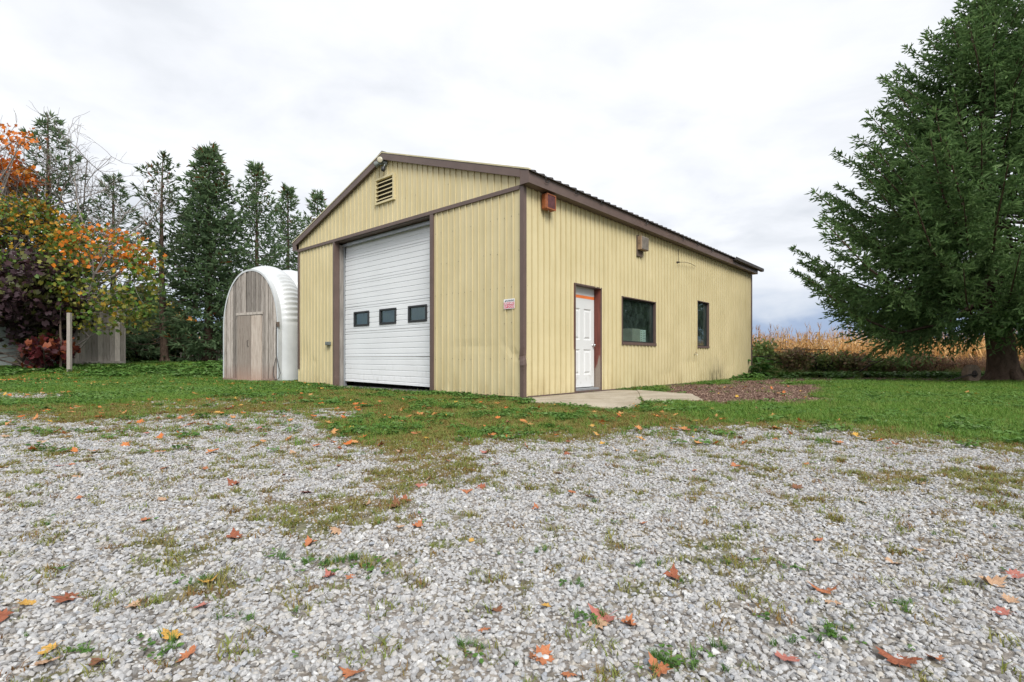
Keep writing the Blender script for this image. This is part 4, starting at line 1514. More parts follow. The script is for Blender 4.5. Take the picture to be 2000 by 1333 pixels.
for (kind, px, ytop, Y, label) in [
        ('thin', 322, 300, 24.0, 'thin spruce with bare lower trunk and sparse top, left of the dense one'),
        ('dense', 407, 290, 25.0, 'tall dense spruce directly behind the picket fence'),
        ('mid', 500, 322, 26.5, 'spruce rising behind the rounded top of the arch shed'),
        ('mid', 560, 366, 29.0, 'lower spruce between the arch shed and the garage roof'),
        ('mid', 622, 376, 31.0, 'spruce top half hidden behind the garage roof edge'),
        ('wide', 222, 340, 23.5, 'open spruce with layered limbs above the grey plank hut'),
        ('wide', 92, 226, 21.5, 'dark spruce behind the leafless tree at the far left')]:
    wd, fl = SPR[kind]
    X = (px - 1000) / F * Y
    zb = float(gz(X, Y))
    Ht = HC + (YH - ytop) / F * Y - zb
    H0 = {'dense': 11.0, 'mid': 10.0, 'thin': 10.4, 'wide': 11.0}[kind]
    s = Ht / H0
    sw_ = s * {'dense': 1.14, 'mid': 0.92, 'thin': 1.0, 'wide': 1.12}[kind]
    tree_from('spruce_tree', label, 'tree', wd, fl, (X, Y, zb), random.uniform(0, 6.28), (sw_, sw_, s), GS)


def leaf_quads(P, R, size, cols, flat=0.35):
    """five-pointed maple-like leaves, each a small fan of faces"""
    n = len(P)
    N = unit(R.normal(size=(n, 3)) * np.array([1, 1, flat + 0.55]) + np.array([0, -0.25, 0.35]))
    A = unit(np.cross(N, unit(R.normal(size=(n, 3)))))
    B = np.cross(N, A)
    s = R.uniform(size[0], size[1], n)
    shape = np.array([(0.0, -0.45), (0.55, -0.30), (0.30, 0.02), (0.62, 0.32), (0.0, 0.62), (-0.62, 0.32), (-0.30, 0.02), (-0.55, -0.30)])
    fold = R.uniform(-0.25, 0.4, n)
    VV = np.empty((n, 8, 3))
    for k, (x, y) in enumerate(shape):
        VV[:, k] = P + A * (x * s)[:, None] + B * (y * s)[:, None] - N * (abs(x) * fold * s)[:, None]
    b = (np.arange(n) * 8)[:, None]
    FF = np.concatenate([b + np.array([0, 1, 2, 6]), b + np.array([0, 6, 7, 7])[None, :] * 0 + b * 0 + np.array([2, 3, 4, 6])], 0)
    T1 = np.concatenate([b + np.array(q) for q in ((0, 1, 2), (0, 2, 6), (0, 6, 7), (2, 3, 4), (2, 4, 6), (4, 5, 6))], 0)
    return VV.reshape(-1, 3), T1, np.repeat(cols, 8, 0)


def broadleaf(name, label, base, crown_c, crown_r, seed, nclump, perclump, size, colfun, trunk_r=0.07, bark='bark_grey', cat='tree', spread=0.33, limbs=9, shell=0.55, twigs=True, group=None, stems=1):
    """trunk, limbs to leaf clumps, leaves gathered round the clump ends"""
    R = np.random.default_rng(seed)
    base = np.array(base, float)
    c = np.array(crown_c, float)
    r = np.array(crown_r, float)
    d = unit(R.normal(size=(nclump, 3)))
    rad = shell + (1 - shell) * R.random(nclump) ** 0.6
    ends = c + d * r * rad[:, None]
    ends = ends[ends[:, 2] > base[2] + 0.15]
    wood = MB()
    off = base.copy()
    top = c + np.array([0, 0, r[2] * 0.45])
    forks = []
    for sidx in range(stems):
        jit = R.normal(size=3) * np.array([.12, .12, 0]) * (stems > 1) * 2
        pts = [base + jit * 0.5 + (top + jit * 4 - base) * q + np.array([R.normal() * 0.06 * r[0], R.normal() * 0.06 * r[1], 0]) * (q > 0) for q in np.linspace(0, 1, 7)]
        wood.tube([tuple(p - off) for p in pts], [trunk_r * (1.25 if q == 0 else 1.0) * (1 - 0.8 * q) + 0.006 for q in np.linspace(0, 1, 7)], 8)
        forks.append(np.array(pts))
    nodes = [np.concatenate(forks)]
    lim = R.choice(len(ends), min(limbs, len(ends)), replace=False)
    for i in lim:
        e = ends[i]
        fk = forks[int(R.integers(len(forks)))]
        low = fk[(fk[:, 2] < e[2]) | (np.arange(len(fk)) < 2)]
        st = low[int(R.integers(max(0, len(low) - 3), len(low)))]
        m_ = 0.5 * (st + e) + R.normal(size=3) * 0.10 * r + np.array([0, 0, -0.05])
        q = np.linspace(0, 1, 6)[:, None]
        cv = (1 - q) ** 2 * st + 2 * q * (1 - q) * m_ + q ** 2 * e
        wood.tube([tuple(p - off) for p in cv], list(trunk_r * 0.5 * (1 - 0.8 * q[:, 0]) + 0.004), 6, cap=False)
        nodes.append(cv[1:])
    nodes = np.concatenate(nodes)
    for i in range(len(ends)):
        if i in lim:
            continue
        e = ends[i]
        dd = np.linalg.norm(nodes - e, axis=1) + (nodes[:, 2] > e[2]) * 0.3
        st = nodes[int(np.argmin(dd))]
        m_ = 0.5 * (st + e) + R.normal(size=3) * 0.06 * r
        q = np.linspace(0, 1, 5)[:, None]
        cv = (1 - q) ** 2 * st + 2 * q * (1 - q) * m_ + q ** 2 * e
        wood.tube([tuple(p - off) for p in cv], list(trunk_r * 0.2 * (1 - 0.8 * q[:, 0]) + 0.0025), 4, cap=False)
    P, Cc = [], []
    for e in ends:
        k = int(perclump * R.uniform(.5, 1.5))
        if k == 0:
            continue
        pts = e + R.normal(size=(k, 3)) * spread * np.array([1, 1, 0.7])
        P.append(pts)
        Cc.append(colfun(e, pts, R))
    P, Cc = np.concatenate(P), np.concatenate(Cc)
    VV, FF, CC = leaf_quads(P - off, R, size, Cc)
    fol = np_mesh(name + '_crown', VV, FF, CC)
    t = empty(name, tuple(base))
    tag(t, label, cat, group)
    link('trunk', wood.mesh(name + '_trunk', smooth=True), t, MT[bark])
    link('crown', fol, t, MT['leaves'])
    return t


def pick(palette, wts=None):
    pal = np.array(palette, float)

    def fn(e, pts, R):
        b = R.choice(len(pal), p=wts)
        idx_ = np.where(R.random(len(pts)) < 0.7, b, R.choice(len(pal), len(pts), p=wts))
        return pal[idx_] * R.uniform(.75, 1.25, (len(pts), 1))
    return fn


OR_, YE, GR, OL, PU, RD, DG = (0.60, 0.18, 0.02), (0.50, 0.30, 0.03), (0.10, 0.18, 0.03), (0.24, 0.23, 0.045), (0.055, 0.03, 0.038), (0.20, 0.025, 0.02), (0.045, 0.09, 0.028)


def pxp(px, py, Y):
    return np.array([(px - 1000) / F * Y, Y, HC + (YH - py) / F * Y])


def at_ground(px, Y):
    X = (px - 1000) / F * Y
    return (X, Y, float(gz(X, Y)))


def young_cols(e, pts, R):
    zrel = pts[:, 2]
    hot = (zrel > 3.75) & (R.random(len(pts)) < 0.5) & (pts[:, 0] > -15.2) & (pts[:, 0] < -13.0)
    c = np.array([GR, OL, YE, (0.13, 0.15, 0.025)])[R.choice(4, len(pts), p=[.42, .34, .06, .18])]
    c = np.where(hot[:, None], np.array(OR_), c)
    return c * R.uniform(.75, 1.25, (len(pts), 1))


def green_cols(e, pts, R):
    c = np.array([(0.10, 0.17, 0.032), (0.17, 0.165, 0.04), YE, GR, (0.34, 0.27, 0.035)])[R.choice(5, len(pts), p=[.34, .24, .04, .32, .06])]
    top = (pts[:, 2] > 4.6) & (R.random(len(pts)) < 0.30)
    c = np.where(top[:, None], np.array((0.42, 0.21, 0.02)), c)
    return c * R.uniform(.75, 1.25, (len(pts), 1))


broadleaf('maple_tree', 'green and yellow maple at the far left edge', at_ground(-40, 19.3), pxp(25, 490, 19.3), (2.6, 1.6, 2.0), 65, 140, 56, (0.075, 0.125), green_cols, 0.13, 'bark_dark', spread=0.30, limbs=16)
broadleaf('maple_tree', 'dark purple leaved maple in front of the plank hut', at_ground(30, 18.6), pxp(62, 590, 18.2), (1.5, 1.2, 1.6), 52, 84, 40, (0.12, 0.20), pick([PU, PU, (0.06, 0.028, 0.03), (0.035, 0.028, 0.016), (0.07, 0.075, 0.02)], [.34, .18, .18, .1, .2]), 0.12, 'bark_dark', spread=0.27, limbs=14)
broadleaf('maple_tree', 'slender young maple turning orange beside the plank hut', at_ground(118, 18.9), pxp(205, 545, 18.4), (1.8, 1.3, 1.85), 63, 120, 19, (0.09, 0.15), young_cols, 0.06, 'bark_grey', spread=0.24, limbs=22)
broadleaf('maple_tree', 'bright orange sparse maple top at the left edge', at_ground(-20, 20.4), pxp(24, 348, 20.2), (1.05, 0.9, 0.55), 54, 24, 34, (0.10, 0.16), pick([OR_, (0.58, 0.13, 0.012), (0.5, 0.22, 0.02)]), 0.09, 'bark_grey', spread=0.26, limbs=14)
broadleaf('maple_tree', 'thin maple with a few orange leaves against the sky at the top left', at_ground(-70, 19.0), pxp(-10, 250, 19.0), (1.1, 1.0, 0.8), 58, 14, 22, (0.10, 0.15), pick([OR_, (0.55, 0.16, 0.02)]), 0.07, 'bark_grey', spread=0.28, limbs=10)
broadleaf('shrub', 'burgundy leaved shrub at the foot of the wooden post', at_ground(92, 18.0), pxp(92, 690, 17.8), (0.6, 0.5, 0.5), 55, 22, 20, (0.13, 0.22), pick([(0.10, 0.018, 0.022), (0.13, 0.03, 0.02), (0.06, 0.015, 0.022), (0.17, 0.045, 0.018)]), 0.03, 'bark_dark', 'shrub', 0.16, 10, stems=3)


# leafless tree
def bare_tree(name, label, base, targets, seed, r0=0.11):
    R = np.random.default_rng(seed)
    wood = MB()
    b = np.array(base)

    def grow(p, d, l, r, lev):
        n = 5
        pts = [p]
        for i in range(n):
            d = unit(d + R.normal(size=3) * 0.16 + np.array([0, 0, 0.05]))
            pts.append(pts[-1] + d * l / n)
        wood.tube([tuple(q - b) for q in pts], [r * (1 - 0.55 * i / n) + 0.0022 for i in range(n + 1)], 5 if lev < 3 else 3, cap=False)
        if lev >= 5 or l < 0.16:
            return
        k = 4 if lev < 2 else int(R.integers(3, 5))
        for j in range(k):
            q = pts[int(R.integers(2, n + 1))] if j else pts[-1]
            dd = unit(d + R.normal(size=3) * (0.62 if lev else 0.5))
            grow(q, dd, l * R.uniform(.45, .68), r * 0.52, lev + 1)
    fork = b + np.array([0, 0, 2.2])
    wood.tube([(0, 0, -0.1), (0.03, 0, 1.2), (0, 0, 2.3)], [r0 * 1.4, r0, r0 * 0.9], 9)
    for tg in targets:
        v = np.array(tg) - fork
        l = np.linalg.norm(v)
        grow(fork + np.array([0, 0, R.uniform(-.5, .1)]), unit(v), l * 0.54, r0 * 0.6, 1)
    t = empty(name, tuple(base))
    tag(t, label, 'tree')
    link('trunk', wood.mesh(name, smooth=True), t, MT['bark_grey'])
    return t


YB = 20.8
bare_tree('leafless_tree', 'leafless tree with grey twigs reaching above the orange leaves', at_ground(95, YB),
          [pxp(20, 205, YB), pxp(70, 200, YB), pxp(120, 230, YB), pxp(175, 300, YB), pxp(215, 330, YB), pxp(190, 385, YB), pxp(60, 260, YB), pxp(140, 340, YB), pxp(40, 280, YB), pxp(230, 420, YB), pxp(100, 280, YB + 1)], 61)

# hedge bushes, dry grass and far trees on the left
GHB = 'dark bushes along the back of the yard'
for i, (px, py, rx, Y, lab) in enumerate([(262, 688, 0.95, 25.5, 'dark green bush just right of the plank hut'), (300, 680, 1.0, 26.5, 'dark green bush left of the thin spruce trunk'),
                                          (356, 692, 0.75, 26.5, 'dark green bush at the left end of the picket fence'), (432, 675, 0.8, 29.0, 'dark green bush behind the picket fence beside the arch shed')]):
    broadleaf('bush', lab, at_ground(px, Y), pxp(px, py, Y), (rx, 0.8, 0.75), 70 + i, 40, 40, (0.10, 0.18), pick([DG, (0.022, 0.05, 0.016), (0.05, 0.08, 0.02)]), 0.05, 'bark_dark', 'bush', 0.2, 8, group=GHB, stems=2)
GRB = 'shrubs between the lawn and the corn'
BGC, BBC = [(0.20, 0.28, 0.08), (0.26, 0.30, 0.10), (0.15, 0.21, 0.06)], [(0.29, 0.18, 0.10), (0.24, 0.22, 0.085), (0.34, 0.23, 0.14)]
for i, (px, py, rx, rz_, Y, pal, lab) in enumerate([(1487, 695, 0.65, 0.48, 19.5, BGC, 'rounded green shrub against the far corner of the garage'), (1548, 704, 0.7, 0.30, 19.2, BBC, 'brownish shrub second from the garage corner'),
                                               (1600, 708, 0.6, 0.24, 19.8, BGC, 'low green shrub in the middle of the row before the corn'), (1652, 707, 0.7, 0.27, 19.4, BBC + BGC[:1], 'brown and green shrub left of the spruce shade'),
                                               (1722, 712, 0.8, 0.2, 19.6, BGC, 'low wide green shrub under the left limbs of the large spruce'), (1800, 712, 0.9, 0.2, 20.0, BBC + BGC[:1], 'low brown shrub behind the stone roller')]):
    broadleaf('shrub', lab, at_ground(px, Y), pxp(px, py, Y), (rx, 0.6, rz_), 90 + i, 46, 34, (0.05, 0.10), pick(pal), 0.03, 'bark_dark', 'shrub', 0.15, 10, group=GRB, stems=4, shell=0.4)
for i, (px, py, rx, rz_, Y, pal, lab) in enumerate([(262, 612, 1.9, 3.2, 62, [DG, (0.09, 0.05, 0.02)], 'dark distant tree right of the plank hut'), (292, 622, 2.2, 2.8, 64, [YE, (0.38, 0.30, 0.03), OL], 'yellow distant tree left of the thin spruce'),
                                               (338, 640, 1.9, 2.4, 66, [(0.42, 0.16, 0.03), (0.36, 0.19, 0.04)], 'orange distant tree right of the thin spruce'), (312, 632, 1.6, 2.4, 60, [OL, GR], 'olive distant tree behind the thin spruce')]):
    broadleaf('distant_tree', lab, at_ground(px, Y), pxp(px, py, Y), (rx, rx, rz_), 80 + i, 46, 26, (0.35, 0.6), pick(pal), 0.18, 'bark_dark', 'tree', 0.5, 6)

# ------------------------------------------------------------------ plank hut, post, picket fence on the left
HY = 20.6
hx0, hx1 = (145 - 1000) / F * HY, (243 - 1000) / F * HY
HZ = float(gz((hx0 + hx1) / 2, HY))
HT = empty('plank_hut', (hx1 - 0.81 * 1.52, HY - 0.59 * 1.52, HZ - 0.04), math.radians(36))
tag(HT, 'small grey plank hut with a dark wire-mesh opening at the left', 'hut')
hw_ = 1.52
x = 0.0
k = 0
while x < hw_ - 0.03:
    w_ = min(random.uniform(0.15, 0.21), hw_ - x)
    top = 2.20 + 0.012 * k + random.uniform(-.015, .015)
    MB().box((x + 0.005, random.uniform(-0.006, 0.006), 0.06), (x + w_ - 0.005, 0.03, top)).build('plank', MT['plank_shed'], HT)
    x += w_
    k += 1
MB().box((hw_ + .001, 0.0, 0.05), (hw_ + 0.02, 2.2, 2.25)).build('side_wall', MT['plank_shed'], HT)
MB().box((-2.2, 1.9, 0.05), (hw_, 1.93, 2.2)).build('back_wall', MT['plywood_dark'], HT)
MB().prism([(-2.3, -0.12, 2.14), (hw_ + 0.06, -0.12, 2.30), (hw_ + 0.06, -0.12, 2.35), (-2.3, -0.12, 2.19)], (0, 2.4, 0.0)).build('roof', MT['plank_shed'], HT)
MB().box((0.1, -0.035, 0.12), (hw_, -0.008, 0.20)).box((0.4, -0.035, 1.70), (hw_ - .3, -0.012, 1.74)).build('cross_rail', MT['plank_shed'], HT)
MB().box((-2.25, 0.0, 0.06), (-1.62, 0.03, 2.1)).build('side_panel', MT['grey_box'], HT)
MB().box((-0.75, -0.02, 0.92), (0.12, 0.04, 1.0)).box((-0.75, 0.0, 0.1), (-0.66, 0.05, 2.1)).box((-0.06, 0.0, 0.1), (-0.001, 0.05, 2.1)).box((-0.65, 0.0, 1.55), (-0.065, 0.05, 1.62)).build('opening_frame', MT['plank_shed'], HT)
grid = MB()
for q in np.linspace(-0.63, -0.1, 7):
    grid.box((q - .004, 0.02, 0.15), (q + .004, 0.028, 0.91))
for q in np.linspace(0.15, 0.88, 9):
    grid.box((-0.65, 0.029, q - .004), (-0.065, 0.036, q + .004))
grid.build('wire_mesh', MT['galvanised'], HT)
MB().box((-0.65, 0.02, 1.02), (-0.065, 0.026, 1.53)).build('pane', MT['window_glass'], HT)
MB().box((-1.6, 0.8, 0.06), (-0.76, 0.83, 2.1)).build('inner_wall', MT['plywood_dark'], HT)

PY = 17.4
PXX = (135.5 - 1000) / F * PY
pz = float(gz(PXX, PY))
po = MB().box((-0.058, -0.05, -0.2), (0.058, 0.05, 2.21 - pz)).build('wooden_post', MT['plank_shed'], None, bevel=0.008)
po.location = (PXX, PY, pz)
tag(po, 'weathered square wooden post in front of the plank hut', 'post')
for (px, Y, h, r, lab) in ((118, 17.9, 1.75, 0.035, 'thin brown stake behind the wooden post'),):
    g = at_ground(px, Y)
    o_ = MB().tube([(0, 0, -0.1), (0.02, 0, h * 0.5), (-0.01, 0, h)], [r, r, r * 0.85], 7).build('stake', MT['wood_brown'])
    o_.location = g
    tag(o_, lab, 'stake')

FY = 25.2
fx0, fx1 = (352 - 1000) / F * FY, (446 - 1000) / F * FY
FZ = float(gz(fx0, FY))
FE = empty('picket_fence', (fx0, FY, FZ))
tag(FE, 'low grey picket fence behind the arch shed', 'fence')
xk = 0.0
while xk < fx1 - fx0:
    h = random.uniform(0.60, 0.74)
    wpk = random.uniform(0.05, 0.075)
    MB().prism([(xk, 0, 0.03), (xk + wpk, 0, 0.03), (xk + wpk, 0, h - 0.05), (xk + wpk / 2, 0, h), (xk, 0, h - 0.05)], (random.uniform(-.0, .0), 0.02, 0)).build('picket', MT['plank_shed'], FE)
    xk += wpk + random.uniform(0.05, 0.09)
for z in (0.2, 0.5):
    MB().box((-0.05, 0.021, z), (fx1 - fx0 + 0.05, 0.055, z + 0.06)).build('rail', MT['plank_shed'], FE)

# ------------------------------------------------------------------ grindstone wheel with its handle, by the large spruce
wx, wy = (1897 - 1000) / F * 14.35, 14.35
WH = empty('stone_roller', (wx, wy, float(gz(wx, wy))), math.radians(14))
tag(WH, 'round stone roller with a long rusty handle left of the large spruce trunk', 'roller')
MB().lathe([(0.20, -0.09), (0.255, -0.075), (0.26, 0.0), (0.255, 0.075), (0.235, 0.088), (0.11, 0.088), (0.105, 0.078)], (0, 0, 0.25), (0, -1, 0), 32).build('wheel', MT['stone_wheel'], WH)
MB().lathe([(0.10, 0.079), (0.10, 0.09), (0.05, 0.10), (0.045, 0.14), (0.02, 0.145)], (0, 0, 0.25), (0, -1, 0), 18).build('hub', MT['iron_dark'], WH)
MB().tube([(0.02, -0.14, 0.25), (-0.3, -0.16, 0.235), (-0.7, -0.16, 0.15), (-1.05, -0.15, 0.06), (-1.25, -0.14, 0.035)], [0.022, 0.022, 0.02, 0.018, 0.016], 8).build('handle', MT['iron_dark'], WH)
# ------------------------------------------------------------------ scattered cover: gravel, grass, weeds, mulch, corn
LIB = bpy.data.collections.new('library')


def lib_set(name, meshes, mat):
    c = bpy.data.collections.new(name)
    for i, me in enumerate(meshes):
        me.materials.append(MT[mat])
        o = bpy.data.objects.new('%s_%02d' % (name, i), me)
        c.objects.link(o)
    return c


def scatter(name, label, X, Y, Z, lib, nvar, scale, rot=None, sc3=None):
    n = len(X)
    me = bpy.data.meshes.new(name)
    me.vertices.add(n)
    me.vertices.foreach_set('co', np.stack([X, Y, Z], 1).astype(np.float32).ravel())
    if rot is None:
        rot = np.zeros((n, 3))
        rot[:, 2] = rng.uniform(0, 6.283, n)
    a = me.attributes.new('rot', 'FLOAT_VECTOR', 'POINT')
    a.data.foreach_set('vector', rot.astype(np.float32).ravel())
    a = me.attributes.new('scl', 'FLOAT', 'POINT')
    a.data.foreach_set('value', np.asarray(scale, np.float32))
    a = me.attributes.new('var', 'INT', 'POINT')
    a.data.foreach_set('value', rng.integers(0, nvar, n).astype(np.int32))
    o = bpy.data.objects.new(name, me)
    COL.objects.link(o)
    tag(o, label, kind='stuff')
    ng = bpy.data.node_groups.new('scatter_' + name, 'GeometryNodeTree')
    ng.interface.new_socket(name='Geometry', in_out='INPUT', socket_type='NodeSocketGeometry')
    ng.interface.new_socket(name='Geometry', in_out='OUTPUT', socket_type='NodeSocketGeometry')
    gi, go = ng.nodes.new('NodeGroupInput'), ng.nodes.new('NodeGroupOutput')
    ci = ng.nodes.new('GeometryNodeCollectionInfo')
    ci.inputs['Collection'].default_value = lib
    ci.inputs['Separate Children'].default_value = True
    ci.inputs['Reset Children'].default_value = True
    ip = ng.nodes.new('GeometryNodeInstanceOnPoints')
    ip.inputs['Pick Instance'].default_value = True

    def na(nm, ty):
        q = ng.nodes.new('GeometryNodeInputNamedAttribute')
        q.data_type = ty
        q.inputs['Name'].default_value = nm
        return q.outputs['Attribute']
    e2r = ng.nodes.new('FunctionNodeEulerToRotation')
    ng.links.new(na('rot', 'FLOAT_VECTOR'), e2r.inputs[0])
    ng.links.new(gi.outputs[0], ip.inputs['Points'])
    ng.links.new(ci.outputs[0], ip.inputs['Instance'])
    ng.links.new(na('var', 'INT'), ip.inputs['Instance Index'])
    ng.links.new(e2r.outputs[0], ip.inputs['Rotation'])
    ng.links.new(na('scl', 'FLOAT'), ip.inputs['Scale'])
    ng.links.new(ip.outputs[0], go.inputs[0])
    md = o.modifiers.new('scatter', 'NODES')
    md.node_group = ng
    return o


def cloud(n, x0, x1, y0, y1):
    """points spread evenly over a rectangle, kept to the wedge anyone near the camera could see"""
    X = rng.uniform(x0, x1, n)
    Y = rng.uniform(y0, y1, n)
    k = np.abs(X) < 1.12 * Y + 1.3
    k &= ~inside_bld(X, Y, 0.03)
    return X[k], Y[k]


def in_poly(X, Y, poly, m=0.0):
    pts = np.array(poly)
    c = pts.mean(0)
    pts = c + (pts - c) * (1 + m / np.maximum(0.3, np.linalg.norm(pts - c, axis=1)))[:, None]
    ins = np.zeros(np.shape(X), bool)
    n = len(pts)
    for i in range(n):
        (x1, y1), (x2, y2) = pts[i], pts[(i + 1) % n]
        cr = ((y1 > Y) != (y2 > Y)) & (X < (x2 - x1) * (Y - y1) / (y2 - y1 + 1e-12) + x1)
        ins ^= cr
    return ins


def on_pad(X, Y, m=0.0):
    a, b = local(X, Y)
    p1 = in_poly(X, Y, PAD1, m)
    p2 = in_poly(X, Y, PAD2, m)
    p3 = (a < 0.0 + m) & (a > -0.26 - m) & (b > GD[0] - m) & (b < GD[1] + m)
    qx_, qy_ = X - mid_.x, Y - mid_.y
    ca, sa = qx.x, qx.y
    lx_, ly_ = qx_ * ca + qy_ * sa, -qx_ * sa + qy_ * ca
    p4 = (np.abs(lx_) < hw + 0.12) & (ly_ > -0.05) & (ly_ < 4.2)
    p5 = (lx_ > -hw - .5) & (lx_ < hw - .4) & (ly_ > -0.42) & (ly_ <= 0.0)
    return p1 | p2 | p3 | p4 | p5


# ---- crushed limestone
def stone_mesh(seed):
    R = np.random.default_rng(seed)
    bm = bmesh.new()
    bmesh.ops.create_icosphere(bm, subdivisions=2, radius=1.0)
    co = np.array([v.co[:] for v in bm.verts])
    for _ in range(11):                         # knock flat faces into the pebble
        n = unit(R.normal(size=3))
        d = R.uniform(0.48, 0.82)
        s = co @ n
        over = s > d
        co[over] -= np.outer(s[over] - d, n) * 0.92
    co *= np.array([1.0, R.uniform(.62, .92), R.uniform(.45, .75)])
    co += R.normal(size=co.shape) * 0.025
    for v, c in zip(bm.verts, co):
        v.co = c
    me = bpy.data.meshes.new('stone')
    bm.to_mesh(me)
    bm.free()
    return me


def stone_mat():
    m, t, p, o = new_mat('limestone')
    oi = nd(t, 'ShaderNodeObjectInfo')
    c = ramp(t, oi.outputs['Random'], [(0.0, (0.17, 0.16, 0.15)), (0.06, (0.30, 0.295, 0.29)), (0.25, (0.40, 0.40, 0.405)), (0.62, (0.51, 0.505, 0.50)), (0.80, (0.45, 0.42, 0.375)), (0.90, (0.33, 0.35, 0.385)), (1.0, (0.66, 0.655, 0.64))])
    n = noise(t, 0.9, 4.0, 0.65)
    c = mixc(t, 1.0, c, ramp(t, n, [(0.3, 0.74), (0.7, 1.12)]), 'MULTIPLY')
    lk(t, c, p.inputs['Base Color'])
    p.inputs['Roughness'].default_value = 0.85
    p.inputs['Specular IOR Level'].default_value = 0.25
    bump(t, p, noise(t, 5.0, 4.0, 0.7), 0.35, 0.15)


stone_mat()
stones = lib_set('stone', [stone_mesh(100 + i) for i in range(10)], 'limestone')
Xs, Ys, Ss, Zs = [], [], [], []
for (y0, y1, dens, s0, s1) in ((0.5, 1.7, 12500, 0.0042, 0.0112), (1.7, 2.8, 9500, 0.0045, 0.0118), (2.8, 4.4, 6000, 0.0055, 0.0130), (4.4, 7.2, 3000, 0.0072, 0.0150)):
    xm = 1.12 * y1 + 1.3
    X, Y = cloud(int(2 * xm * (y1 - y0) * dens), -xm, xm, y0, y1)
    mm = masks(X, Y)
    k = rng.random(len(X)) < np.maximum(mm['gravel'], 0.10 * (mm['v'] > mm['edge'] - 20))
    X, Y, g_ = X[k], Y[k], mm['gravel'][k]
    s = s0 + (s1 - s0) * rng.random(len(X)) ** 2.0
    s *= np.where(g_ > 0.5, 1.0, 0.8)
    big = 0.85 + 0.45 * fbm(X * 0.6 + 9, Y * 0.6 + 4, 3)
    s *= big
    Xs.append(X), Ys.append(Y), Ss.append(s)
    Zs.append(gz(X, Y) + s * rng.uniform(-0.3, 0.5, len(X)) * np.where(g_ > 0.5, 1.0, 0.3))
# the loop of drive at the far left
X, Y = cloud(14000, -14, -4, 7.4, 10.5)
mm = masks(X, Y)
k = (rng.random(len(X)) < mm['gravel'] * 0.9)
Xs.append(X[k]), Ys.append(Y[k]), Ss.append(rng.uniform(0.014, 0.024, k.sum()))
Zs.append(gz(X[k], Y[k]) + 0.004)
X, Y, S, Z = (np.concatenate(q) for q in (Xs, Ys, Ss, Zs))
rot = rng.normal(size=(len(X), 3)) * np.array([0.45, 0.45, 0]) + np.stack([np.zeros(len(X))] * 2 + [rng.uniform(0, 6.283, len(X))], 1)
scatter('gravel', 'pale grey crushed stone covering the drive', X, Y, Z, stones, 10, S, rot)


# ---- blades and leaves
def tuft_mesh(seed, nb, h, w, spread, lean, seg=2):
    R = np.random.default_rng(seed)
    mb = MB()
    for i in range(nb):
        a = R.uniform(0, 6.283)
        r = spread * math.sqrt(R.random())
        p = np.array([r * math.cos(a), r * math.sin(a), 0.0])
        b = R.uniform(0, 6.283)
        hh = h * R.uniform(.55, 1.1)
        le = lean * R.uniform(.3, 1.3) * hh
        dx, dy = math.cos(b), math.sin(b)
        sxn, syn = -dy, dx
        vs, ww = [], w * R.uniform(.7, 1.2)
        for j in range(seg + 1):
            f = j / seg
            c = p + np.array([dx * le * f * f, dy * le * f * f, hh * (f - 0.18 * f * f * min(1, lean))])
            q = ww * (1 - f) ** 0.7
            if j < seg:
                vs += [(c[0] - sxn * q, c[1] - syn * q, c[2]), (c[0] + sxn * q, c[1] + syn * q, c[2])]
            else:
                vs += [tuple(c)]
        fs = [(2 * j, 2 * j + 1, 2 * j + 3, 2 * j + 2) for j in range(seg - 1)] + [(2 * seg - 2, 2 * seg - 1, 2 * seg)]
        mb.add(vs, fs)
    return mb.mesh('tuft')


def rosette_mesh(seed, nl, rad, lw, up):
    """round-leaved low weed: oval leaves on short stalks, each cupped"""
    R = np.random.default_rng(seed)
    mb = MB()
    for i in range(nl):
        a = R.uniform(0, 6.283)
        r = rad * math.sqrt(R.random())
        z = up * R.uniform(.35, 1.0)
        c = np.array([r * math.cos(a), r * math.sin(a), z])
        tl = R.uniform(-0.2, 0.7)
        ax = np.array([math.cos(a) * math.cos(tl), math.sin(a) * math.cos(tl), -math.sin(tl) + 0.25])
        ax = ax / np.linalg.norm(ax)
        sd_ = unit(np.cross(ax, np.array([R.normal() * .25, R.normal() * .25, 1.0])))
        nn_ = np.cross(sd_, ax)
        s = lw * R.uniform(.6, 1.25)
        pts = [(-0.9, 0, 0), (-0.35, .6, .16), (0.35, .62, .14), (0.95, 0, -.08), (0.35, -.62, .14), (-0.35, -.6, .16)]
        mb.add([tuple(c + ax * p * s + sd_ * q * s + nn_ * o_ * s) for p, q, o_ in pts], [(0, 1, 2, 3), (0, 3, 4, 5)])
    return mb.mesh('rosette')


inst_leaf('grass_green', [(0.0, (0.055, 0.13, 0.016)), (0.35, (0.09, 0.195, 0.024)), (0.7, (0.14, 0.25, 0.04)), (0.92, (0.20, 0.25, 0.06)), (1.0, (0.30, 0.26, 0.10))])
inst_leaf('moss_turf', [(0.0, (0.12, 0.055, 0.022)), (0.25, (0.22, 0.11, 0.036)), (0.42, (0.22, 0.18, 0.05)), (0.7, (0.16, 0.21, 0.045)), (1.0, (0.31, 0.25, 0.09))])
inst_leaf('weed_green', [(0.0, (0.040, 0.105, 0.018)), (0.5, (0.080, 0.17, 0.03)), (0.85, (0.13, 0.23, 0.06)), (1.0, (0.24, 0.32, 0.16))])
inst_leaf('brush_green', [(0.0, (0.08, 0.13, 0.036)), (0.5, (0.16, 0.22, 0.06)), (0.8, (0.24, 0.24, 0.085)), (1.0, (0.32, 0.22, 0.10))])
inst_leaf('brush_brown', [(0.0, (0.12, 0.06, 0.04)), (0.5, (0.23, 0.13, 0.08)), (0.8, (0.30, 0.19, 0.12)), (1.0, (0.18, 0.16, 0.06))])
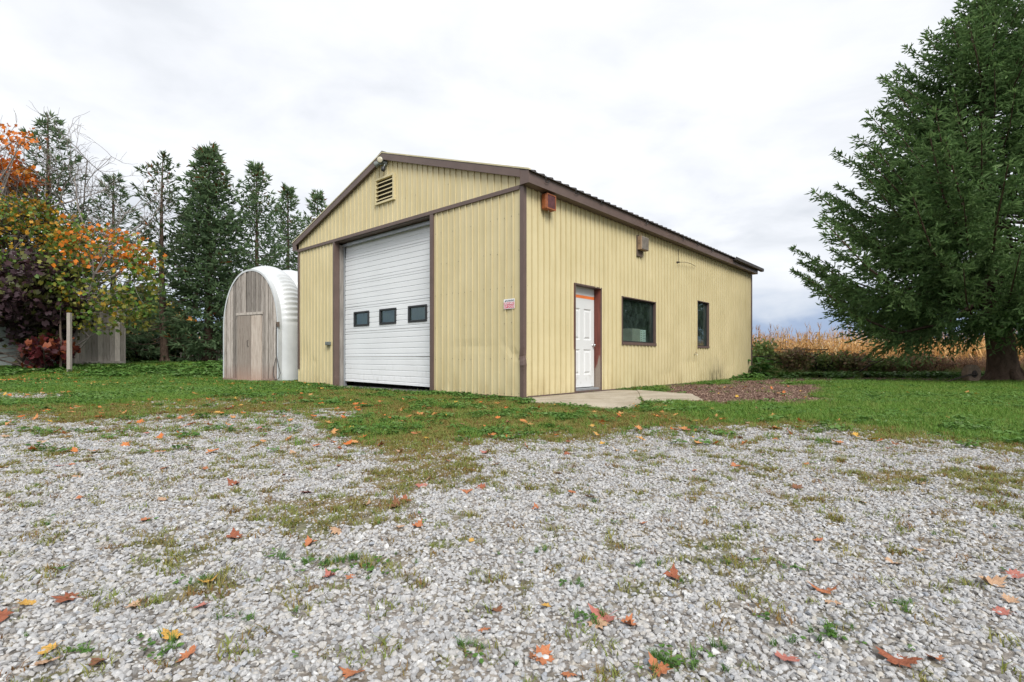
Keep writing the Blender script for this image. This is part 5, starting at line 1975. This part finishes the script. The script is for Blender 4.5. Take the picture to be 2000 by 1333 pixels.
inst_leaf('dry_grass', [(0.0, (0.17, 0.085, 0.035)), (0.5, (0.32, 0.19, 0.085)), (1.0, (0.45, 0.31, 0.16))])
inst_leaf('corn_dry', [(0.0, (0.38, 0.18, 0.055)), (0.4, (0.60, 0.34, 0.12)), (0.75, (0.70, 0.48, 0.22)), (1.0, (0.72, 0.58, 0.36))], trans=0.3)
inst_leaf('mulch_chip', [(0.0, (0.05, 0.028, 0.02)), (0.4, (0.115, 0.066, 0.05)), (0.7, (0.19, 0.12, 0.09)), (0.9, (0.33, 0.24, 0.175)), (1.0, (0.55, 0.45, 0.34))], trans=0.0)
inst_leaf('litter', [(0.0, (0.30, 0.045, 0.012)), (0.35, (0.52, 0.14, 0.03)), (0.65, (0.50, 0.25, 0.10)), (0.85, (0.58, 0.36, 0.06)), (1.0, (0.45, 0.20, 0.13))], trans=0.15)

grass = lib_set('grass', [tuft_mesh(200 + i, 16, 0.075, 0.0028, 0.05, 0.7) for i in range(4)], 'grass_green')
X, Y = cloud(240000, -13, 18, 4.0, 17.5)
mm = masks(X, Y)
patchy = 0.35 + 0.9 * fbm(X * 1.2 + 2, Y * 1.2 + 2, 3)
dn = mm['lush'] * patchy * np.where(X > 0, 1.0, 0.85) + (0.05 + 0.30 * mm['clump']) * (mm['gravel'] < 0.3)
dn *= np.interp(Y, [4, 8, 17], [1.0, 0.75, 0.35]) * (1 - 0.93 * mm['mulch']) * (1 - mm['sand'])
k = (rng.random(len(X)) < dn) & ~on_pad(X, Y)
X, Y = X[k], Y[k]
far_s = np.interp(Y, [4, 9, 17], [0.85, 1.1, 1.5])
scatter('lawn_grass', 'short green lawn grass either side of the garage', X, Y, gz(X, Y), grass, 4, rng.uniform(.6, 1.25, len(X)) * far_s)

moss = lib_set('moss', [tuft_mesh(220 + i, 18, 0.030, 0.0022, 0.035, 1.3) for i in range(4)], 'moss_turf')
X, Y = cloud(300000, -10, 12, 0.7, 14)
mm = masks(X, Y)
dn = np.where(mm['v'] > mm['edge'] + 10, np.maximum(mm['patch'] * 0.75, 0.035 + 0.05 * (mm['n2'] > 0.05)), (1 - mm['gravel']) * (1 - 0.85 * mm['lush']) * 0.75) * (1 - mm['mulch'])
dn *= np.interp(Y, [0.7, 3, 8, 14], [1.0, 1.0, 0.8, 0.4])
dn = np.where(Y > 10.5, dn * 0.5, dn)
dn = np.where(mm['v'] > mm['edge'] + 10, dn * (0.35 + 1.3 * (fbm(X * 15, Y * 15, 2) > 0.5)), dn)
k = (rng.random(len(X)) < dn) & ~on_pad(X, Y, -0.02)
X, Y = X[k], Y[k]
scatter('moss_turf', 'thin brown and olive turf growing through the gravel', X, Y, gz(X, Y), moss, 4, rng.uniform(.4, 1.5, len(X)) * np.interp(Y, [1, 6, 12], [0.65, 1.0, 1.3]))

weeds = lib_set('weed', [rosette_mesh(240 + i, 16, 0.085, 0.024, 0.055) for i in range(5)], 'weed_green')
X, Y = cloud(90000, -14, 19, 3.6, 19)
mm = masks(X, Y)
a_, b_ = local(X, Y)
near_front = ((a_ > -0.45) & (a_ < -0.02) & (b_ > -0.6) & (b_ < W + 1.2) & ~((b_ > GD[0] - .1) & (b_ < GD[1] - 0.3)))
near_side = (b_ < -0.02) & (b_ > -0.22) & (a_ > 3.4) & (a_ < L + 0.4)
padrim = on_pad(X, Y, 0.22) & ~on_pad(X, Y, 0.0)
dn = 0.8 * mm['lush'] * sst(0.32, 0.62, fbm(X * 0.9 + 40, Y * 0.9, 3)) * np.where(X < 0, 1.2, 0.55) + 0.85 * mm['clump'] * (1 - mm['gravel']) * (1 - mm['lush']) * 0.6
dn = np.where(near_front, 0.75, dn)
dn = np.where(near_side, 0.45 * sst(0.4, 0.6, fbm(X * 2, Y * 2, 2)), dn)
dn = np.where(padrim, np.maximum(dn, 0.5), dn)
dn *= np.where((Y < 10.0), 1.0, 0.8) * (1 - 0.95 * mm['mulch']) * (mm['gravel'] < 0.5)
k = (rng.random(len(X)) < dn) & ~on_pad(X, Y, -0.03)
X, Y = X[k], Y[k]
scatter('low_weeds', 'low broad-leaved weeds and clover in the turf', X, Y, gz(X, Y), weeds, 5, rng.uniform(.55, 1.2, len(X)) * np.interp(Y, [4, 9, 17], [0.75, 1.0, 1.35]))

# sprigs coming up through the gravel
sprig = lib_set('sprig', [rosette_mesh(260 + i, 7, 0.035, 0.016, 0.02) for i in range(3)] + [tuft_mesh(266 + i, 22, 0.055, 0.0026, 0.02, 1.2) for i in range(3)], 'weed_green')
sx_, sy_ = [], []
for (px, py, n_, s_) in [(690, 1108, 26, .10), (655, 1098, 8, .05), (588, 1100, 12, .05), (300, 1257, 6, .03), (330, 1278, 5, .03), (1115, 1150, 6, .04), (1138, 1218, 8, .03), (1310, 1300, 20, .05), (1635, 1258, 10, .06), (1640, 1240, 8, .04),
                         (1745, 1185, 6, .04), (1450, 1100, 5, .06), (385, 1140, 10, .05), (440, 1215, 5, .04), (915, 1275, 8, .04), (1010, 1085, 4, .05), (1395, 1275, 5, .03), (1245, 1105, 4, .04), (160, 1280, 5, .03), (1555, 1118, 4, .04), (545, 1085, 4, .03), (735, 885, 12, .08)]:
    gx, gy = g_at(px, py)
    sx_.append(gx + rng.normal(size=n_) * s_ * 0.8)
    sy_.append(gy + rng.normal(size=n_) * s_ * 0.5)
X, Y = cloud(260, -6, 6, 1.0, 5.5)
X, Y = np.concatenate(sx_ + [X]), np.concatenate(sy_ + [Y])
scatter('gravel_sprigs', 'small green sprigs growing up through the gravel', X, Y, gz(X, Y) + 0.006, sprig, 6, rng.uniform(.22, .5, len(X)))

# ---- mulch
def chip_mesh(seed):
    R = np.random.default_rng(seed)
    mb = MB().box((-0.03, -0.008, 0.0), (0.03, 0.008, 0.008))
    mb.v = [tuple(np.array(v) * R.uniform(.7, 1.3, 3)) for v in mb.v]
    return mb.mesh('chip')


chips = lib_set('chip', [chip_mesh(300 + i) for i in range(5)], 'mulch_chip')
X, Y = cloud(150000, 2.5, 16, 7.0, 17.5)
mm = masks(X, Y)
k = (rng.random(len(X)) < mm['mulch'] * 0.9) & ~on_pad(X, Y)
X, Y = X[k], Y[k]
rot = np.stack([rng.normal(size=len(X)) * .35, rng.normal(size=len(X)) * .35, rng.uniform(0, 6.28, len(X))], 1)
scatter('bark_mulch', 'reddish brown bark mulch beside the long wall', X, Y, gz(X, Y) + 0.008, chips, 5, rng.uniform(.6, 1.3, len(X)), rot)


# ---- tall brush, broad leaves and dry corn on the right
def brush_mesh(seed, h, nst, leaf, nl, spread=0.28):
    R = np.random.default_rng(seed)
    mb = MB()
    for i in range(nst):
        a = R.uniform(0, 6.283)
        l = R.uniform(.15, .9) * spread
        hh = h * R.uniform(.6, 1.1)
        p0 = np.array([R.normal() * .07, R.normal() * .07, 0])
        p1 = np.array([math.cos(a) * l * .5, math.sin(a) * l * .5, hh * .55])
        p2 = np.array([math.cos(a) * l * 1.3, math.sin(a) * l * 1.3, hh])
        mb.tube([tuple(p0), tuple(p1), tuple(p2)], [0.005, 0.004, 0.002], 3, cap=False)
        for j in range(nl):
            f = R.uniform(.15, 1.0)
            c = (1 - f) ** 2 * p0 + 2 * f * (1 - f) * p1 + f * f * p2 + R.normal(size=3) * 0.04
            d = unit(R.normal(size=3) + np.array([0, 0, 0.25]))
            s_ = unit(np.cross(d, R.normal(size=3)))
            q = leaf * R.uniform(.5, 1.2)
            mb.add([tuple(c - d * q), tuple(c + s_ * q * .33), tuple(c + d * q), tuple(c - s_ * q * .33)], [(0, 1, 2, 3)])
    return mb.mesh('brush')


bg_ = lib_set('brush_green', [brush_mesh(320 + i, 0.95, 9, 0.055, 16) for i in range(4)], 'brush_green')
bb_ = lib_set('brush_brown', [brush_mesh(330 + i, 1.0, 12, 0.040, 13) for i in range(4)], 'brush_brown')
tall = lib_set('tall_grass', [tuft_mesh(340 + i, 26, 0.85, 0.007, 0.12, 0.45, 3) for i in range(4)], 'brush_green')
X = rng.uniform(7.0, 26, 2600)
Y = rng.uniform(17.6, 22.5, 2600)
h_ = 0.34 + 0.55 * fbm(X * 0.45 + 5, Y * 0.3, 3) + 0.55 * sst(10.6, 8.8, X)
br = fbm(X * 0.5 + 90, Y * 0.5 + 10, 3)
k = (br < 0.52) & (Y > 17.9 + 0.6 * fbm(X, Y, 2)) & (h_ > 0.6)
k |= (br < 0.52) & (rng.random(len(X)) < 0.5)
hh = h_ * np.interp(Y, [17.6, 19, 22.5], [0.4, 0.8, 0.95])
scatter('tall_weeds', 'tall green weeds along the edge of the corn', X[k], Y[k], gz(X[k], Y[k]), bg_, 4, hh[k] * rng.uniform(.6, 1.05, k.sum()))
k2 = ~k & (rng.random(len(X)) < 0.75)
scatter('tall_grass', 'tall green grass among the weeds by the corn', X[k2], Y[k2], gz(X[k2], Y[k2]), tall, 4, hh[k2] * rng.uniform(.6, 1.1, k2.sum()))
X = rng.uniform(9, 28, 700)
Y = rng.uniform(18.6, 21.6, 700)
k = (fbm(X * 0.55 + 21, Y * 0.4 + 3, 3) > 0.50) | ((X > 15.5) & (Y > 19))
X, Y = X[k], Y[k]
scatter('brown_brush', 'brown twiggy weeds in front of the corn', X, Y, gz(X, Y), bb_, 4, rng.uniform(.5, .9, len(X)))

lowleaf = lib_set('groundcover', [rosette_mesh(350 + i, 22, 0.22, 0.075, 0.20) for i in range(4)], 'weed_green')
X = rng.uniform(6.5, 22, 3600)
Y = rng.uniform(15.6, 19.2, 3600)
k = (rng.random(len(X)) < sst(0.3, 0.6, fbm(X * 0.8, Y * 0.8 + 60, 3))) & (Y > 15.8 + 0.9 * fbm(X * 0.7 + 8, Y * 0, 2)) & (np.hypot(X - TX, Y - TY) > 0.8) & ~inside_bld(X, Y, 0.15) & (masks(X, Y)['mulch'] < 0.4)
X, Y = X[k], Y[k]
scatter('ground_cover', 'leafy green ground cover behind the lawn', X, Y, gz(X, Y), lowleaf, 4, rng.uniform(.45, 1.1, len(X)))
X = rng.uniform(-24, -6, 3800)
Y = rng.uniform(16.0, 25, 3800)
k = (rng.random(len(X)) < 0.8 * sst(0.35, 0.6, fbm(X * 0.6, Y * 0.6 + 30, 3))) & ~on_pad(X, Y, .1) & (np.abs(X) < 1.12 * Y)
k &= ~((X > hx0 - 2.3) & (X < hx1 + 0.1) & (Y > HY - 0.15) & (Y < HY + 2.4))
X, Y = X[k], Y[k]
scatter('ground_cover', 'leafy green ground cover across the back of the left yard', X, Y, gz(X, Y), lowleaf, 4, rng.uniform(.4, .9, len(X)))
X = rng.uniform(-26, -6.0, 15000)
Y = rng.uniform(15.5, 26, 15000)
k = ~on_pad(X, Y, .1) & (np.abs(X) < 1.12 * Y)
k &= ~((X > hx0 - 2.3) & (X < hx1 + 0.1) & (Y > HY - 0.15) & (Y < HY + 2.4))
X, Y = X[k], Y[k]
scatter('lawn_grass', 'green grass across the back of the left yard', X, Y, gz(X, Y), grass, 4, rng.uniform(1.2, 2.2, len(X)))


def corn_mesh(seed):
    R = np.random.default_rng(seed)
    mb = MB()
    h = R.uniform(1.65, 2.0)
    ln = R.normal(size=2) * 0.10
    st = lambda f: np.array([ln[0] * f * f, ln[1] * f * f, h * f])
    mb.tube([tuple(st(f)) for f in (0, .35, .7, 1.0)], [0.013, 0.012, 0.009, 0.004], 5, cap=False)
    for i in range(10):
        f = 0.16 + 0.078 * i
        a = i * math.pi + R.uniform(-.6, .6) + seed
        c = st(f)
        l = R.uniform(.35, .65)
        dx, dy = math.cos(a), math.sin(a)
        rise = R.uniform(.10, .30)
        fall = R.uniform(.35, .75)
        tw = R.uniform(-.8, .8)
        vs = []
        n_ = 5
        for j in range(n_ + 1):
            q = j / n_
            p = c + np.array([dx * l * (q - .25 * q * q), dy * l * (q - .25 * q * q), rise * q - fall * q * q])
            w_ = 0.034 * (1 - q) ** 0.6 * (0.6 + q)
            an = tw * q * 2
            sdv = np.array([-dy * math.cos(an), dx * math.cos(an), math.sin(an)])
            vs += [tuple(p - sdv * w_), tuple(p + sdv * w_)]
        mb.add(vs, [(2 * j, 2 * j + 1, 2 * j + 3, 2 * j + 2) for j in range(n_)])
    for i in range(6):
        a = R.uniform(0, 6.28)
        tp = st(1.0)
        mb.tube([tuple(tp - np.array([0, 0, .08])), tuple(tp + np.array([math.cos(a) * .09, math.sin(a) * .09, R.uniform(.08, .2)]))], [0.005, 0.002], 3, cap=False)
    if R.random() < 0.8:
        c = st(.5)
        a = R.uniform(0, 6.28)
        mb.tube([tuple(c), tuple(c + np.array([math.cos(a) * .07, math.sin(a) * .07, .02])), tuple(c + np.array([math.cos(a) * .13, math.sin(a) * .13, -.16]))], [0.02, 0.032, 0.012], 6)
    return mb.mesh('corn')


corn = lib_set('corn', [corn_mesh(360 + i) for i in range(7)], 'corn_dry')
rows_x, rows_y = [], []
for r in range(16):
    yy_ = 22.8 + r * 0.75
    xx_ = np.arange(6.0, 46.0 + r, 0.17)
    rows_x.append(xx_ + rng.normal(size=len(xx_)) * .04)
    rows_y.append(np.full(len(xx_), yy_) + rng.normal(size=len(xx_)) * .05 + 0.10 * (xx_ - 10) * 0)
X, Y = np.concatenate(rows_x), np.concatenate(rows_y)
k = rng.random(len(X)) < 0.93
scatter('corn_field', 'ripe tan corn standing in the field beyond the lawn', X[k], Y[k], gz(X[k], Y[k]), corn, 7, rng.uniform(.82, 1.1, k.sum()))
rows_x, rows_y = [], []
for r in range(8):
    xx_ = np.arange(-46.0, -14.0, 0.19)
    rows_x.append(xx_ + rng.normal(size=len(xx_)) * .05)
    rows_y.append(np.full(len(xx_), 40.0 + r * 0.75) + rng.normal(size=len(xx_)) * .05)
X, Y = np.concatenate(rows_x), np.concatenate(rows_y)
scatter('corn_field', 'ripe tan corn behind the bushes on the left', X, Y, gz(X, Y), corn, 7, rng.uniform(.9, 1.15, len(X)))
dry = lib_set('dry_grass', [tuft_mesh(380 + i, 40, 1.35, 0.008, 0.16, 0.35, 3) for i in range(3)], 'dry_grass')
X = np.concatenate([rng.uniform(-19.5, -16.0, 70), rng.uniform(-20, -14.5, 60)])
Y = np.concatenate([rng.uniform(25.6, 27.5, 70), rng.uniform(27, 29, 60)])
scatter('dry_grass', 'tall dry brown grass behind the bushes on the left', X, Y, gz(X, Y), dry, 3, rng.uniform(.6, 1.15, len(X)))

# a clump of big leaves at the far corner of the garage
R_ = np.random.default_rng(9)
px_, py_ = 8.3, 17.4
cl_ = MB()
for i in range(46):
    a = R_.uniform(0, 6.28)
    r = R_.uniform(.05, .62)
    z = R_.uniform(.18, .72) * (1 - 0.35 * r)
    c = np.array([r * math.cos(a), r * math.sin(a), z])
    ax = unit(np.array([math.cos(a), math.sin(a), R_.uniform(-.5, .35)]))
    sd_ = unit(np.cross(ax, np.array([R_.normal() * .3, R_.normal() * .3, 1])))
    nn_ = np.cross(sd_, ax)
    s = R_.uniform(.10, .18)
    cl_.add([tuple(c + ax * p * s + sd_ * q * s + nn_ * o_ * s) for p, q, o_ in [(-.9, 0, 0), (-.4, .6, .2), (.35, .5, .12), (1.1, 0, -.25), (.35, -.5, .12), (-.4, -.6, .2)]], [(0, 1, 2, 3), (0, 3, 4, 5)])
lp = empty('leafy_plant', (px_, py_, float(gz(px_, py_))))
tag(lp, 'big-leaved green plant by the far corner of the garage', 'plant')
cl_.build('leaves', MT['weed_green'], lp)
st_ = MB()
for i in range(12):
    a = i * .52
    st_.tube([(0, 0, 0), (math.cos(a) * .15, math.sin(a) * .15, .25), (math.cos(a) * .4, math.sin(a) * .4, .42)], [.012, .009, .006], 5, cap=False)
st_.build('stems', MT['weed_green'], lp)

# ------------------------------------------------------------------ fallen leaves
half = [(0.0, 1.0), (0.10, 0.70), (0.27, 0.76), (0.20, 0.46), (0.50, 0.60), (0.52, 0.44), (0.82, 0.38), (0.60, 0.18), (0.66, 0.0), (0.32, -0.02), (0.40, -0.26), (0.12, -0.17), (0.0, -0.10)]


def maple_leaf(seed, curl):
    R = np.random.default_rng(seed)
    ol = [(x * R.uniform(.85, 1.1), y * R.uniform(.9, 1.08)) for x, y in half]
    pts = ol + [(-x * R.uniform(.88, 1.1), y * R.uniform(.92, 1.06)) for x, y in half[1:-1][::-1]]
    c1, c2, tw = R.uniform(-.2, 1.0) * curl, R.uniform(-.5, .8) * curl, R.uniform(-.6, .6) * curl

    def lift(x, y):
        return c1 * x * x * 0.75 + c2 * (y - .3) ** 2 * 0.7 + tw * x * (y - .2) * .7
    mid_pts = [(x * 0.45, 0.28 + (y - 0.28) * 0.45) for x, y in pts]
    n = len(pts)
    vs = [(0, 0.28, lift(0, .28))] + [(x, y, lift(x, y)) for x, y in mid_pts] + [(x, y, lift(x, y) + R.normal() * .05 * curl) for x, y in pts]
    fs = [(0, 1 + i, 1 + (i + 1) % n) for i in range(n)] + [(1 + i, 1 + n + i, 1 + n + (i + 1) % n, 1 + (i + 1) % n) for i in range(n)]
    mb = MB().add(vs, fs)
    mb.tube([(0, -0.05, lift(0, -.05)), (0.03, -0.4, lift(0, -.3) + .06), (0.08 * R.choice([-1, 1]), -0.62, 0.04)], [0.016, 0.013, 0.011], 4)
    me = mb.mesh('maple_leaf', smooth=True)
    me.materials.append(None)
    return me


LM = [maple_leaf(400 + i, 0.35 + 0.10 * i) for i in range(8)]


def leafpaint(name, a, b):
    m, t, p, o = new_mat(name)
    n = noise(t, 2.6, 6.0, 0.7)
    c = ramp(t, n, [(0.3, a), (0.68, b)])
    c = mixc(t, ramp(t, noise(t, 9.0, 3.0, 0.6), [(0.66, 0.0), (0.74, 0.7)]), c, tuple(x * 0.3 for x in a))
    lk(t, c, p.inputs['Base Color'])
    p.inputs['Roughness'].default_value = 0.6
    p.inputs['Specular IOR Level'].default_value = 0.25
    bump(t, p, noise(t, 5.0, 3.0, 0.6), 0.3, 0.08)


LC = {'orange': ((0.30, 0.09, 0.035), (0.46, 0.19, 0.09)), 'rust': ((0.16, 0.045, 0.024), (0.32, 0.11, 0.055)), 'pink-red': ((0.30, 0.08, 0.062), (0.44, 0.19, 0.15)),
      'yellow': ((0.44, 0.22, 0.035), (0.56, 0.35, 0.09)), 'tan': ((0.34, 0.19, 0.11), (0.50, 0.34, 0.22)), 'brown': ((0.12, 0.05, 0.025), (0.24, 0.11, 0.055))}
for nm, (a, b) in LC.items():
    leafpaint('leaf_' + nm, a, b)


def put_leaf(X, Y, size, colr, label, group, i, tilt=0.25, z=0.0):
    o = bpy.data.objects.new('fallen_leaf', LM[i % len(LM)])
    COL.objects.link(o)
    o.material_slots[0].link = 'OBJECT'
    o.material_slots[0].material = MT['leaf_' + colr]
    s = size * 0.56
    o.scale = (s, s, s)
    o.location = (X, Y, float(gz(X, Y)) + 0.009 + z)
    o.rotation_euler = (random.uniform(-tilt, tilt), random.uniform(-tilt, tilt), random.uniform(0, 6.28))
    tag(o, label, 'leaf', group)
    return o


GL = 'fallen leaves on the gravel drive'
NAMED = [(140, 1176, .12, 'rust', 'curled rust leaf right of the yellow leaf near the lower left edge'), (45, 1184, .10, 'yellow', 'flat yellow leaf near the lower left edge of the gravel'),
         (8, 1208, .12, 'rust', 'rust leaf cut by the left edge, below the yellow leaf'), (155, 976, .09, 'orange', 'orange leaf alone on the gravel at mid left'),
         (466, 1052, .13, 'rust', 'long folded rust leaf on the gravel left of the moss strip'), (600, 1069, .10, 'orange', 'orange leaf just above the two green grass sprouts'),
         (664, 1040, .11, 'tan', 'tan curled leaf below the lower end of the moss strip'), (650, 1130, .08, 'pink-red', 'pinkish leaf just below the green grass sprouts'),
         (688, 1134, .06, 'orange', 'small orange leaf right of the pinkish leaf by the grass sprouts'), (386, 1194, .085, 'pink-red', 'pinkish leaf above the brown moss patch at lower left'),
         (372, 1287, .075, 'orange', 'orange leaf standing on edge low on the left gravel'), (331, 1253, .075, 'yellow', 'narrow yellow leaf beside green sprigs at lower left'),
         (254, 1190, .07, 'tan', 'small peach leaf on the lower left gravel'), (1186, 1211, .125, 'pink-red', 'large pinkish red leaf, biggest of the lower middle cluster'),
         (1167, 1229, .085, 'tan', 'pale tan leaf at the left of the lower middle cluster'), (1220, 1224, .085, 'orange', 'orange leaf at the right of the lower middle cluster'),
         (1063, 1188, .06, 'yellow', 'small golden leaf left of the large pinkish red leaf'), (1052, 1286, .10, 'orange', 'orange folded leaf near the bottom middle'),
         (1540, 1294, .09, 'pink-red', 'pink leaf near the bottom edge right of the middle'), (1756, 1302, .125, 'rust', 'long rust leaf near the bottom right'),
         (1832, 1295, .07, 'orange', 'orange leaf right of the long rust leaf at bottom right'), (1610, 1161, .12, 'orange', 'large orange leaf on the right half of the gravel'),
         (1626, 1184, .07, 'tan', 'small pale leaf just below the large orange leaf'), (1928, 1140, .12, 'tan', 'large tan leaf near the right edge of the gravel'),
         (1974, 1127, .10, 'pink-red', 'red leaf above and right of the large tan leaf'), (1966, 1204, .08, 'pink-red', 'red leaf below the large tan leaf at the right edge'),
         (1968, 1179, .075, 'tan', 'pale leaf between the large tan leaf and the red leaf below it'), (1740, 1103, .09, 'tan', 'tan leaf on the right gravel above the large orange leaf'),
         (1790, 1075, .075, 'tan', 'pale small leaf higher than the tan leaf on the right gravel'), (1322, 1133, .10, 'rust', 'dark red curled leaf in the middle of the right gravel'),
         (1115, 962, .08, 'orange', 'orange leaf just right of the moss strip end'), (1050, 996, .07, 'orange', 'small orange leaf below the one right of the moss strip'),
         (1359, 919, .075, 'orange', 'orange leaf high on the right gravel below the turf'), (1257, 1026, .06, 'orange', 'small orange leaf in the centre of the right gravel'),
         (1600, 1060, .055, 'orange', 'tiny orange leaf right of the centre of the right gravel'), (1800, 946, .08, 'tan', 'peach leaf on the mossy gravel at the right'),
         (695, 1320, .09, 'orange', 'orange leaf at the very bottom left of the middle'), (972, 1200, .07, 'brown', 'crumpled brown leaf left of the small golden leaf'),
         (946, 1237, .055, 'orange', 'small orange curl below the crumpled brown leaf'), (812, 1031, .085, 'orange', 'orange leaf right of the lower moss strip'),
         (783, 1032, .06, 'tan', 'small tan leaf touching the orange leaf by the moss strip'), (105, 1252 + 20, .08, 'yellow', 'yellowish leaf near the lower left corner'),
         (100, 1300, .09, 'tan', 'tan leaf close to the bottom left corner'), (200, 1298, .07, 'brown', 'olive brown leaf near the bottom left corner'), (1040, 1100 + 193, .05, 'brown', 'small brown leaf beside the orange folded leaf at bottom middle'),
         (1283, 1318, .09, 'orange', 'orange leaf by the grass sprout at the bottom edge'), (1112, 1322, .05, 'orange', 'tiny bright orange leaf at the bottom edge'), (405, 1145, .075, 'yellow', 'small yellow tan leaf above the brown moss patch at lower left'),
         (918, 1030 + 30, .05, 'yellow', 'small yellow leaf between the moss strip and the centre'), (322, 978, .09, 'tan', 'peach leaf on the middle left gravel'), (290, 1018, .085, 'orange', 'orange leaf below the peach leaf on the middle left gravel')]
for i, (px, py, s, c, lab) in enumerate(NAMED):
    X, Y = g_at(px, py)
    put_leaf(X, Y, s * 0.76, c, lab, GL, i, 0.3)
names = {'orange': 'small orange fallen leaf lying among others in the middle distance', 'rust': 'small rust red fallen leaf lying among others in the middle distance',
         'pink-red': 'small pinkish fallen leaf lying among others in the middle distance', 'yellow': 'small yellow fallen leaf lying among others in the middle distance',
         'tan': 'small tan fallen leaf lying among others in the middle distance', 'brown': 'small brown fallen leaf lying among others in the middle distance'}
rl = random.Random(23)
cnt = 0
while cnt < 110:
    Y = 2.3 + 5.3 * rl.random() ** 1.1
    X = rl.uniform(-1.02, 0.95) * Y
    if bool(inside_bld(X, Y, 0.2)) or (X > 0.6 * Y and Y > 4.4):
        continue
    if X > 0 and rl.random() < 0.45:
        continue
    c = rl.choices(list(LC), [5, 3, 3, 2, 4, 2])[0]
    put_leaf(X, Y, rl.uniform(.055, .095), c, names[c], 'small %s leaves in the middle distance' % c, cnt, 0.35, 0.012 if Y > 4 else 0.0)
    cnt += 1
lit = lib_set('litter', [maple_leaf(500 + i, 0.8) for i in range(4)], 'litter')
for me_ in [o.data for o in lit.objects]:
    me_.materials.clear()
    me_.materials.append(MT['litter'])
X = np.concatenate([rng.uniform(-22, -3, 1300), rng.uniform(0, 14, 140), rng.uniform(-6, 3, 260), rng.uniform(-18, -5, 3200)])
Y = np.concatenate([rng.uniform(7.6, 24, 1300), rng.uniform(4.5, 12, 140), rng.uniform(3.6, 8.4, 260), rng.uniform(12.5, 20.5, 3200)])
k = ~inside_bld(X, Y, 0.1) & (np.abs(X) < 1.1 * Y) & ~on_pad(X, Y, 0.05)
k &= ~((X > hx0 - 2.3) & (X < hx1 + 0.1) & (Y > HY - 0.15) & (Y < HY + 2.4))
X, Y = X[k], Y[k]
rot = np.stack([rng.normal(size=len(X)) * .3, rng.normal(size=len(X)) * .3, rng.uniform(0, 6.28, len(X))], 1)
scatter('leaf_litter', 'small autumn leaves strewn over the grass and turf', X, Y, gz(X, Y) + np.where(Y < 8.4, 0.022, 0.045), lit, 4, rng.uniform(.035, .07, len(X)), rot)
